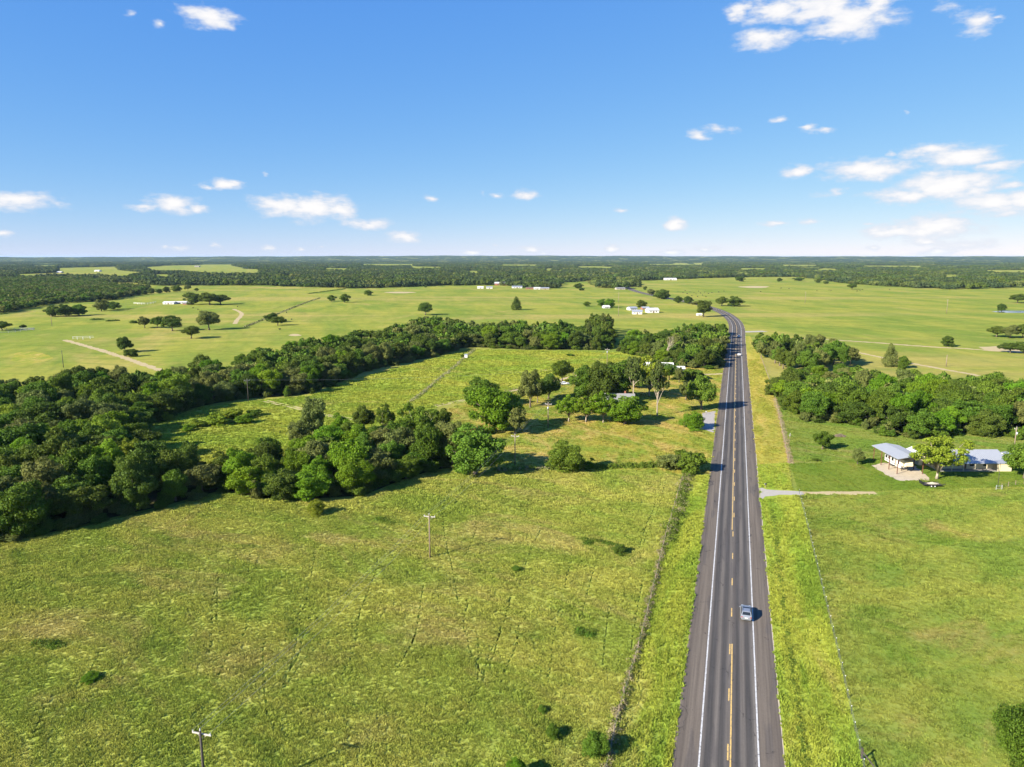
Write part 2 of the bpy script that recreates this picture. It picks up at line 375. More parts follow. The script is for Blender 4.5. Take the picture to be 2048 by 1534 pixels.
class Path:
    def __init__(s, pts, step=4):
        s.p = catmull([Vector((p[0], p[1])) for p in pts], step)
        s.d = [0]
        for a, b in zip(s.p, s.p[1:]): s.d.append(s.d[-1] + (b - a).length)
        s.L = s.d[-1]
    def at(s, d, off=0):
        d = min(max(d, 0), s.L); lo, hi = 0, len(s.d) - 1
        while hi - lo > 1:
            m = (lo + hi) // 2
            if s.d[m] <= d: lo = m
            else: hi = m
        t = (d - s.d[lo]) / max(1e-9, s.d[hi] - s.d[lo]); p = s.p[lo].lerp(s.p[hi], t)
        i = lo; a = s.p[max(i - 1, 0)]; b = s.p[min(i + 2, len(s.p) - 1)]; tn = (b - a).normalized()
        nrm = Vector((tn.y, -tn.x)); q = p + nrm * off
        return q.x, q.y, math.atan2(tn.y, tn.x)
    def ribbon(s, name, d0, d1, o0, o1, z, mat, parent=None, step=4, cols=1, jit=0.0, seed=0, kind='structure'):
        n = max(1, int((d1 - d0) / step)); vs = []; uv = []; rng = random.Random(seed)
        for i in range(n + 1):
            d = d0 + (d1 - d0) * i / n
            for k in range(cols + 1):
                o = o0 + (o1 - o0) * k / cols
                oj = o + (rng.uniform(-jit, jit) if k in (0, cols) else 0)
                x, y, _ = s.at(d, oj); vs.append((x, y, z)); uv.append((o, d))
        fs = [(i * (cols + 1) + k, i * (cols + 1) + k + 1, (i + 1) * (cols + 1) + k + 1, (i + 1) * (cols + 1) + k) for i in range(n) for k in range(cols)]
        me = bpy.data.meshes.new(name); me.from_pydata(vs, [], fs); me.materials.append(mat)
        ul = me.uv_layers.new(name='along')
        for lp in me.loops: ul.data[lp.index].uv = uv[lp.vertex_index]
        o = link(name, me, parent)
        if parent is None: o['kind'] = kind
        return o

# ------------------------------------------------------------------ ground sheets
ground_m = grassmat('field_grass_far', PAL_FAR)
mb = MB(); mb.add([(-60000, -3000, 0), (60000, -3000, 0), (60000, 90000, 0), (-60000, 90000, 0)], [(0, 1, 2, 3)])
gr = mb.build('ground', ground_m); gr['kind'] = 'structure'

ROAD_PTS = [(0.8, -5), (25.9, 75.4), (66, 203.5), (111.7, 349.5), (160, 503.8), (198, 625), (219.5, 712), (234, 800), (240, 900), (236, 1000), (227, 1100), (221, 1220), (223, 1330), (232, 1450), (255, 1650), (300, 1900)]
road = Path(ROAD_PTS, 6)
def road_d_at_y(y):
    lo, hi = 0, road.L
    for _ in range(40):
        m = (lo + hi) / 2
        if road.at(m)[1] < y: lo = m
        else: hi = m
    return lo
FENCE_L = GP([(1215, 1534), (1233, 1446), (1249, 1390), (1282, 1278), (1306, 1180), (1331, 1075), (1350, 1010), (1366, 955)])
FENCE_L = [(FENCE_L[0][0] - 3.2, FENCE_L[0][1] - 10)] + FENCE_L
FENCE_R = GP([(1735, 1580), (1726, 1534), (1716, 1488), (1698, 1411), (1681.6, 1334), (1652, 1210), (1621, 1080), (1609, 1032), (1598, 987)])
FENCE_R2 = GP([(1577, 925), (1566, 870), (1552, 805), (1540, 765), (1522, 716)])

def road_edge(y0, y1, off, n=14):
    return [road.at(road_d_at_y(y0 + (y1 - y0) * i / n), off)[:2] for i in range(n + 1)]
WOODLINE = GP([(-420, 1150), (0, 1085), (100, 1070), (180, 1053), (260, 1032), (330, 1020), (380, 1002), (450, 988), (560, 1003), (640, 1004), (700, 1000), (750, 985), (800, 965), (870, 947), (960, 948), (1050, 938), (1200, 935), (1366, 950)])
left_pasture = [(-190, 40)] + WOODLINE + FENCE_L[::-1] + [(10, 40)]
poly_sheet('pasture_left', left_pasture, .02, grassmat('pasture_grass_left', PAL_LEFT), .3, 8)
verge_l = FENCE_L + road_edge(FENCE_L[-1][1], 30, -6.2)
poly_sheet('verge_left', verge_l, .026, grassmat('verge_grass', PAL_VERGE), .15, 6)
ydr = G(1560, 985)[1]
verge_r = road_edge(30, G(1500, 926)[1], 6.2) + GP([(1577, 926), (1585, 985)]) + FENCE_R[::-1] + [(60, 40), (50, 30)]
poly_sheet('verge_right', verge_r, .024, MATS['verge_grass'], .1, 6)
right_pasture = FENCE_R + GP([(1700, 986), (1850, 980), (2048, 975), (2400, 970)]) + [(230, 100), (150, 40)]
poly_sheet('pasture_right', right_pasture, .02, grassmat('pasture_grass_right', PAL_RIGHT), .2, 8)
lawn = GP([(1580, 927), (1640, 926), (1750, 915), (2048, 900), (2400, 910), (2400, 968), (2048, 974), (1850, 979), (1700, 985), (1598, 986)])
poly_sheet('lawn_right', lawn, .028, grassmat('lawn_grass', PAL_LAWN), .4, 5)
yard_r = GP([(1545, 775), (1600, 820), (1680, 838), (1760, 858), (1900, 862), (2400, 870), (2400, 905), (2048, 899), (1750, 914), (1640, 925), (1583, 926)])
poly_sheet('yard_right', yard_r, .022, grassmat('yard_grass_right', dict(PAL_LEFT, green=(.13, .20, .030), yellow=(.195, .225, .042), tan=(.30, .23, .09))), .4, 5)
mown = road_edge(G(1500, 926)[1], G(1492, 672)[1], 6.2) + GP([(1500, 672)]) + FENCE_R2[::-1]
poly_sheet('mown_verge', mown, .025, grassmat('mown_verge_grass', PAL_MOWN), .1, 6)
yard = GP([(985, 945), (960, 900), (930, 860), (870, 835), (900, 815), (960, 795), (1040, 775), (1130, 765), (1230, 750), (1300, 725), (1400, 735), (1452, 738)]) + road_edge(G(1452, 738)[1], G(1420, 950)[1], -6.3) + GP([(1366, 952), (1200, 936), (1050, 939)])
poly_sheet('yard_centre', yard, .03, grassmat('yard_grass', PAL_YARD), .3, 5)
meadow = GP([(500, 802), (620, 792), (700, 760), (850, 722), (940, 699), (1100, 702), (1260, 705), (1330, 722), (1230, 749), (1130, 764), (1000, 790), (880, 812), (790, 850), (720, 880), (640, 905), (560, 925), (470, 935), (340, 935), (290, 905), (275, 875), (300, 850), (400, 815)])
poly_sheet('meadow_centre', meadow, .018, grassmat('meadow_grass', PAL_MEADOW), .5, 8)
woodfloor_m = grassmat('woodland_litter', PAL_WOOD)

# ------------------------------------------------------------------ highway
def roadmat():
    m, n, out = newmat('chip_seal_asphalt')
    uvn = n.n('ShaderNodeUVMap'); uvn.uv_map = 'along'
    sp = n.n('ShaderNodeSeparateXYZ'); n.l(uvn.outputs[0], sp.inputs[0]); u, v = sp.outputs[0], sp.outputs[1]
    g = n.n('ShaderNodeNewGeometry')
    cmb = n.n('ShaderNodeCombineXYZ'); n.l(n.math('MULTIPLY', u, 2.6), cmb.inputs[0]); n.l(n.math('MULTIPLY', v, .035), cmb.inputs[1])
    st, _ = n.noise(cmb.outputs[0], 1.0, 5, .65)
    cm2 = n.n('ShaderNodeCombineXYZ'); n.l(n.math('MULTIPLY', u, .7), cm2.inputs[0]); n.l(n.math('MULTIPLY', v, .09), cm2.inputs[1])
    bl, _ = n.noise(cm2.outputs[0], 1.0, 4, .6)
    fine, _ = n.noise(g.outputs['Position'], 4.5, 3, .8)
    au = n.math('ABSOLUTE', u)
    shoulder = n.ss(au, 3.35, 3.75)
    col = n.mix(shoulder, (.126, .110, .094), (.136, .112, .088))
    # polished wheel paths
    wp = None
    for c0, wd in ((-2.55, .42), (-.95, .38), (.95, .36), (2.45, .40)):
        k = n.ss(n.math('ABSOLUTE', n.math('SUBTRACT', u, c0)), wd + .28, wd - .2)
        wp = k if wp is None else n.math('MAXIMUM', wp, k)
    wpa = n.math('MULTIPLY', wp, n.math('MULTIPLY_ADD', bl, .6, .5))
    col = n.mix(wpa, col, (.052, .049, .047))
    col = n.mix(n.math('MULTIPLY', n.ss(n.math('ABSOLUTE', n.math('SUBTRACT', u, .42)), .34, .12), .5), col, (.064, .056, .052))
    col = n.mix(n.math('MULTIPLY', n.ss(n.math('ABSOLUTE', n.math('SUBTRACT', au, 5.9)), .65, .2), .4), col, (.080, .066, .056))
    col = n.mix(n.math('MULTIPLY', n.ss(n.math('ABSOLUTE', n.math('SUBTRACT', u, 3.0)), .5, .1), .28), col, (.165, .150, .130))
    pt, _ = n.noise(n.vec('MULTIPLY', uvn.outputs[0], (.35, .045, 1)), 1.0, 2, .5)          # resurfaced lengths
    col = n.mix(n.math('MULTIPLY', n.ss(pt, .56, .60), .45), col, (.080, .072, .068))
    crk = n.n('ShaderNodeTexVoronoi'); crk.feature = 'DISTANCE_TO_EDGE'; n.l(n.vec('ADD', n.vec('MULTIPLY', uvn.outputs[0], (.22, .11, 1)), n.vec('MULTIPLY', (1, 1, 0), n.vec('MULTIPLY', n.noise(uvn.outputs[0], .6, 3)[1], (.35, .35, 0)))), crk.inputs['Vector']); crk.inputs['Scale'].default_value = 1.0
    col = n.mix(n.math('MULTIPLY', n.ss(crk.outputs['Distance'], .012, .004), n.math('MULTIPLY', n.ss(bl, .5, .6), .8)), col, (.03, .028, .027))
    val = n.math('ADD', n.math('MULTIPLY_ADD', st, 1.3, .32), n.math('MULTIPLY_ADD', fine, .5, -.25))
    hs = n.n('ShaderNodeHueSaturation'); n.l(col, hs.inputs['Color']); n.l(val, hs.inputs['Value'])
    b = n.n('ShaderNodeBsdfPrincipled'); n.l(hs.outputs[0], b.inputs['Base Color']); b.inputs['Roughness'].default_value = .9; b.inputs['Specular IOR Level'].default_value = .12
    n.l(b.outputs[0], out.inputs[0]); return m
ROADM = roadmat()
def paint(name, col):
    m, n, out = newmat(name); g = n.n('ShaderNodeNewGeometry'); f, _ = n.noise(g.outputs['Position'], 5, 5, .75)
    c = n.mix(n.ss(f, .36, .52), (.12, .11, .10), col)
    b = n.n('ShaderNodeBsdfPrincipled'); n.l(c, b.inputs['Base Color']); b.inputs['Roughness'].default_value = .6; n.l(b.outputs[0], out.inputs[0]); return m
WHITELINE = paint('white_road_paint', (.56, .55, .52)); YELLOWLINE = paint('yellow_road_paint', (.66, .43, .12))
RD0, RD1 = 8.0, road.L
rd = road.ribbon('highway', RD0, RD1, -6.35, 6.35, .06, ROADM, cols=12, jit=.10, seed=4)
road.ribbon('road_shoulder_gravel', RD0, road_d_at_y(700), -6.52, -6.2, .045, DEADWOOD, jit=.06, seed=2, step=1.5)
road.ribbon('road_shoulder_gravel', RD0, road_d_at_y(700), 6.2, 6.48, .045, SLABM, jit=.06, seed=3, step=1.5)
for s in (-1, 1):
    road.ribbon('edge_line', RD0, RD1, s * 3.45 - .10, s * 3.45 + .10, .066, WHITELINE, parent=rd)
d_a, d_b, d_c = road_d_at_y(G(1463, 1288)[1]), road_d_at_y(G(1468, 1060)[1]), road_d_at_y(690)
road.ribbon('centre_line', RD0, d_a, .08, .26, .066, YELLOWLINE, parent=rd)
road.ribbon('centre_line', d_b, RD1, -.25, -.07, .066, YELLOWLINE, parent=rd)
road.ribbon('centre_line', d_c, RD1, .10, .24, .066, YELLOWLINE, parent=rd)
ph = road_d_at_y(G(1460, 1522)[1])
k = -1
while ph + k * 12.2 < d_c:
    d0 = ph + k * 12.2
    off = (-.24, -.06) if d0 < d_a else (-.06, .12)
    if d0 > d_b: off = (.10, .28)
    road.ribbon('lane_dash', d0, d0 + 3.05, off[0], off[1], .068, YELLOWLINE, parent=rd, step=3.1); k += 1
# drives, aprons and tracks
TRACK_PTS = []
def track(name, px, width, z, mat, jit=.25, two=False):
    p = Path(GP(px), 3)
    for d_ in np.arange(0, p.L, 1.2):
        for o_ in ((-.95, .95) if two else np.arange(-width / 2 + .4, width / 2, 1.0)): TRACK_PTS.append(p.at(d_, o_)[:2])
    if two:
        for s in (-1, 1): p.ribbon(name, 0, p.L, s * .95 - .45, s * .95 + .45, z, mat, jit=jit, step=2, seed=s + 5)
    else: p.ribbon(name, 0, p.L, -width / 2, width / 2, z, mat, jit=jit, step=2, seed=7)
    return p
poly_sheet('driveway_apron', GP([(1431, 822), (1404, 826), (1407, 850), (1385, 857), (1405, 858), (1428, 866), (1429, 845)]), .036, CONCRETE, .15, 2)
poly_sheet('driveway_right', GP([(1521, 974), (1532, 979), (1560, 981), (1605, 983), (1607, 990), (1560, 990), (1532, 993), (1522, 1000)]), .040, GRAVEL, .2, 2)
track('driveway_track', [(1603, 986), (1660, 987), (1752, 986)], 2.4, .038, CALICHE, .5)
poly_sheet('carport_pad', GP([(1742, 931), (1770, 925), (1830, 932), (1860, 956), (1858, 960), (1800, 962), (1785, 958), (1765, 945)]), .034, SLABM, .4, 1.5)
track('field_track', [(128, 680), (150, 686), (200, 700), (255, 718), (322, 741)], 4.2, .03, CALICHE, .8)
track('farm_track', [(530, 802), (590, 815), (640, 828), (700, 838), (720, 840)], 3, .032, CALICHE, .25, True)
track('farm_track', [(870, 812), (910, 804), (945, 797), (1000, 788)], 3.4, .034, CALICHE, .3, True)
track('farm_track', [(1000, 788), (1080, 770), (1150, 752), (1210, 738), (1255, 728)], 3.0, .034, CALICHE, .6)
track('gravel_lane', [(1478, 664), (1500, 663.5), (1530, 662.5)], 9, .045, GRAVEL, .5)
track('ranch_lane', [(1600, 676), (1700, 682), (1760, 686), (1850, 693), (1940, 698), (2048, 706), (2200, 716)], 4.5, .03, CALICHE, 1.2)
track('ranch_track', [(1690, 697), (1730, 708), (1770, 716), (1830, 728), (1900, 741), (1990, 757)], 3.2, .031, CALICHE, .8)
track('hill_track', [(466, 618), (480, 624), (483, 630), (474, 640), (470, 648)], 4, .03, CALICHE, .5)
track('house_drive', [(1385, 748), (1415, 749), (1448, 747.5)], 3, .036, CALICHE, .4)
poly_sheet('ranch_yard', GP([(1960, 694), (2000, 692), (2030, 697), (2048, 705), (1975, 702)]), .028, CALICHE, 1.0, 6)
poly_sheet('farm_pond', GP([(1985, 623), (2005, 621.5), (2080, 621), (2120, 623.5), (2048, 626), (2000, 625.5)]), .03, PONDM, 1.0, 10)
for i, (px, py, a, b) in enumerate([(590, 670, 12, 2.2), (60, 715, 40, 12), (1090, 740, 8, 1.5), (800, 585, 30, 1.6), (1510, 574, 30, 2)]):
    pts = [G(px + a * math.cos(t) * (1 + .2 * math.sin(3 * t + i)), py + b * math.sin(t)) for t in np.linspace(0, 2 * math.pi, 18)[:-1]]
    poly_sheet('bare_patch', pts, .033, MATS['yard_grass'] if i == 1 else CALICHE, .5, 4)
# straw windrow along the mown verge fence
p = Path(GP([(1582, 927), (1572, 880), (1560, 830), (1549, 795)]), 2); SW = p; p.ribbon('straw_windrow', 0, p.L, -.9, .8, .05, STRAW, jit=.35, step=.8, seed=9)

# ------------------------------------------------------------------ foliage builders
def leaf_mesh(name, pts, nrm, size, tone, rng, mat):
    """one bent leaf-spray (two triangles) at each point, facing nrm"""
    n = len(pts)
    r = rng.normal(size=(n, 3)); t = np.cross(nrm, r); t /= np.linalg.norm(t, axis=1, keepdims=True) + 1e-9
    b = np.cross(nrm, t)
    s = size[:, None]; asp = rng.uniform(.55, .9, (n, 1))
    v = np.empty((n, 4, 3))
    v[:, 0] = pts - t * s; v[:, 2] = pts + t * s
    v[:, 1] = pts + b * s * asp + nrm * s * .28; v[:, 3] = pts - b * s * asp + nrm * s * .28
    me = bpy.data.meshes.new(name)
    me.vertices.add(4 * n); me.vertices.foreach_set('co', v.reshape(-1).astype(np.float32))
    me.loops.add(4 * n); me.loops.foreach_set('vertex_index', np.arange(4 * n, dtype=np.int32))
    me.polygons.add(n); me.polygons.foreach_set('loop_start', (np.arange(n) * 4).astype(np.int32))
    me.update(calc_edges=True)
    at = me.attributes.new('tone', 'FLOAT', 'FACE'); at.data.foreach_set('value', np.clip(tone, 0, 1).astype(np.float32))
    me.materials.append(mat); me.validate(); return me
def unit(a): return a / (np.linalg.norm(a, axis=1, keepdims=True) + 1e-9)
def lobes_points(lc, lr, n, rng, centre, jit=.55, squash=.85, keep=.78):
    """points on the outer skin of a cluster of lobes"""
    wgt = lr ** 2; P_, N_, L_ = [], [], []
    got = 0
    while got < n:
        m = int((n - got) * 2.2) + 64
        li = rng.choice(len(lr), m, p=wgt / wgt.sum())
        d = unit(rng.normal(size=(m, 3)))
        p = lc[li] + d * lr[li][:, None] * np.where(rng.uniform(size=(m, 1)) < .86, rng.uniform(.72, 1.08, (m, 1)), rng.uniform(1.05, 1.45, (m, 1))) * np.array([1, 1, squash])
        out = unit(p - centre)
        ok = (np.sum(d * out, 1) > -.35)
        dist = np.linalg.norm((p[:, None, :] - lc[None]) / np.array([1, 1, squash]), axis=2)
        dist[np.arange(m), li] = 9e9
        ok &= (dist / lr[None]).min(1) > keep
        P_.append(p[ok]); N_.append(unit(d[ok] + .25 * out[ok] + rng.normal(size=(ok.sum(), 3)) * jit)); L_.append(li[ok]); got += ok.sum()
    return np.concatenate(P_)[:n], np.concatenate(N_)[:n], np.concatenate(L_)[:n]
def crown(name, seed, kind, n, leaf, nl=28):
    rng = np.random.default_rng(seed)
    if kind == 'oak':      # broad dome, R 5, top 10
        c = np.array([0, 0, 5.6]); rad = np.array([4.0, 4.0, 3.5]); low = -.55; lrr = (1.15, 2.05)
    elif kind == 'elm':    # taller and looser
        c = np.array([0, 0, 5.8]); rad = np.array([3.7, 3.7, 3.9]); low = -.7; lrr = (.95, 1.9)
    elif kind == 'skirt':  # foliage right down to the grass, for wood edges
        c = np.array([0, 0, 4.8]); rad = np.array([4.0, 4.0, 4.3]); low = -.92; lrr = (1.0, 2.0)
    elif kind == 'bush':
        c = np.array([0, 0, 3.6]); rad = np.array([4.0, 4.0, 4.8]); low = -.55; lrr = (1.2, 2.1)
    elif kind == 'cedar':
        c = np.array([0, 0, 4.8]); rad = np.array([3, 3, 4]); low = -1; lrr = (.7, 1.5)
    elif kind == 'pecan':
        c = np.array([0, 0, 5.9]); rad = np.array([4.5, 4.5, 3.5]); low = -.55; lrr = (.75, 1.15)
    elif kind == 'pine':
        c = np.array([0, 0, 7.0]); rad = np.array([3.6, 3.6, 2.9]); low = -.8; lrr = (.7, 1.5)
    if kind == 'cedar':
        lc = []; lr = []
        for i in range(nl):
            z = .8 + 8.6 * (i + .5) / nl; rr = 3.9 * (1 - (z / 10.3) ** 1.5) * (.55 + .45 * min(1, z / 2)); a = rng.uniform(0, 6.28); q = rng.uniform(.4, .85)
            lc.append((rr * q * math.cos(a), rr * q * math.sin(a), z)); lr.append(.5 + rr * .42)
        lc = np.array(lc); lr = np.array(lr)
    else:
        nb = max(7, nl // 3)
        d = unit(rng.normal(size=(nb * 10, 3))); d = d[d[:, 2] > low]
        pick = [d[0]]                                  # spread the boughs
        for q in d[1:]:
            if len(pick) >= nb: break
            if min(np.linalg.norm(q - r_) for r_ in pick) > .52: pick.append(q)
        d = np.array(pick); nb = len(d)
        stretch = 1 + .14 * np.sin(d[:, :1] * 3 + seed) + rng.uniform(-.30, .16, (nb, 1))
        bc = c + d * rad * stretch * .86
        lc, lr = [], []
        for q, dd in zip(bc, d):                       # each bough carries a handful of leaf clumps
            big = rng.uniform(.75, 1.25)
            for _ in range(7):
                o_ = unit(rng.normal(size=(1, 3)))[0] * rng.uniform(.5, 1.25) * big * lrr[0]
                lc.append(q + o_ * np.array([1, 1, .7]) + dd * .25); lr.append(rng.uniform(.42, .86) * big * (lrr[0] + lrr[1]) / 2 * .82)
        lc = np.array(lc); lr = np.array(lr)
        ci_ = 6 if kind not in ('pine', 'pecan') else 3
        lc = np.vstack([lc, c + rng.normal(size=(ci_, 3)) * rad * .28]); lr = np.append(lr, rng.uniform(1.3, 2.0, ci_) if kind not in ('pine', 'pecan') else rng.uniform(.8, 1.2, ci_))
    lc[:, 2] = np.maximum(lc[:, 2], lr * .7 if kind in ('bush', 'skirt', 'cedar') else 2.4)
    keep = .78 if kind not in ('pecan', 'pine') else .6
    p, nn, li = lobes_points(lc, lr, int(n * .86), rng, c, .8 if kind != 'cedar' else .9, .82, keep)
    m = n - len(p)
    q = c + unit(rng.normal(size=(m, 3))) * rng.uniform(.2, .85, (m, 1)) * rad; q[:, 2] = np.maximum(q[:, 2], .4)
    p = np.vstack([p, q]); nn = np.vstack([nn, unit(rng.normal(size=(m, 3)))]); li = np.append(li, rng.integers(0, len(lr), m))
    lt = rng.uniform(.15, .85, len(lr))
    tone = lt[li] * .5 + rng.uniform(0, .75, len(p)) - .12
    size = leaf * rng.uniform(.55, 1.25, len(p)); size[len(size) - m:] *= 1.5
    return leaf_mesh(name, p, nn, size, tone, rng, LEAF['mid']), lc, lr, c
def trunk_mesh(name, seed, lc, c, r0=.34, nlimb=7, mat=BARK, top=None, lean=.3):
    rng = random.Random(seed); m = MB()
    top = c[2] + .8 if top is None else top
    a = rng.uniform(0, 6.28); pts = []
    for i in range(6):
        t = i / 5; pts.append((lean * math.cos(a) * t * t + .12 * math.sin(5 * t + seed), lean * math.sin(a) * t * t, top * t))
    m.tube(pts, [r0 * 1.45] + [r0 * (1 - .72 * i / 5) for i in range(1, 6)], 7)
    for j in rng.sample(range(len(lc)), min(nlimb, len(lc))):
        z0 = rng.uniform(.2, .7) * top; t = z0 / top; b = pts[min(5, int(t * 5))]
        e = lc[j]; mid = ((b[0] * .5 + e[0] * .5), (b[1] * .5 + e[1] * .5), z0 * .45 + e[2] * .55 + .2)
        m.tube([(b[0], b[1], z0), mid, tuple(e)], [r0 * .5, r0 * .32, r0 * .1], 5)
    return m.mesh(name, mat, True)
CROWN = {}; TRUNK = {}
def add_kind(key, kind, seeds, n, leaf, nl=28, r0=.34, nlimb=7, mat=BARK, top=None):
    CROWN[key] = []; TRUNK[key] = []
    for s in seeds:
        me, lc, lr, c = crown('crown_' + key, s, kind, n, leaf, nl); CROWN[key].append(me)
        TRUNK[key].append(trunk_mesh('trunk_' + key, s, lc, c, r0, nlimb, mat, top))
add_kind('oak', 'oak', (1, 2, 3, 4, 5), 13000, .20, 44)
add_kind('elm', 'elm', (11, 12, 13, 14), 11500, .20, 40)
add_kind('skirt', 'skirt', (21, 22, 23, 24, 25), 14000, .20, 52)
add_kind('bush', 'bush', (31, 32, 33), 6500, .30, 30, .16, 3)
add_kind('cedar', 'cedar', (41, 42), 7000, .22, 34, .26, 2)
add_kind('pecan', 'pecan', (51, 52, 53), 11000, .17, 72, .24, 22, PALEBARK, 4.6)
add_kind('pine', 'pine', (61, 62), 5200, .23, 22, .24, 12, PALEBARK, 8.8)
add_kind('fine', 'oak', (81,), 42000, .10, 60)
add_kind('finebush', 'bush', (91, 92), 15000, .17, 36, .14, 3)
# thin trees for the far woods
add_kind('lod', 'skirt', (71, 72, 73), 1300, .55, 16, .3, 2)

BULK = []            # trees that stay part of the woodland mass: x, y, w, h, shade index
def plant(kind, shade, x, y, wid, hei, rng, label, cat='tree', group=None, name=None, z=0, bark=None):
    i = rng.randrange(len(CROWN[kind]))
    root = bpy.data.objects.new(name or {'bush': 'shrub', 'finebush': 'shrub', 'fine': 'oak_tree', 'cedar': 'cedar_tree', 'pine': 'pine_tree', 'pecan': 'pecan_tree', 'oak': 'oak_tree'}.get(kind, 'tree'), None)
    C.objects.link(root); root.empty_display_size = .5
    root.location = (x, y, z); root.rotation_euler = (0, 0, rng.uniform(0, 6.28)); root.scale = (wid / 10.2 * rng.uniform(.9, 1.12), wid / 10.2 * rng.uniform(.9, 1.12), hei / 10.2)
    tag(root, label, cat, group)
    c = link('crown', CROWN[kind][i], root); c.material_slots[0].link = 'OBJECT'; c.material_slots[0].material = LEAF[shade]
    link('trunk', TRUNK[kind][i], root)
    return root

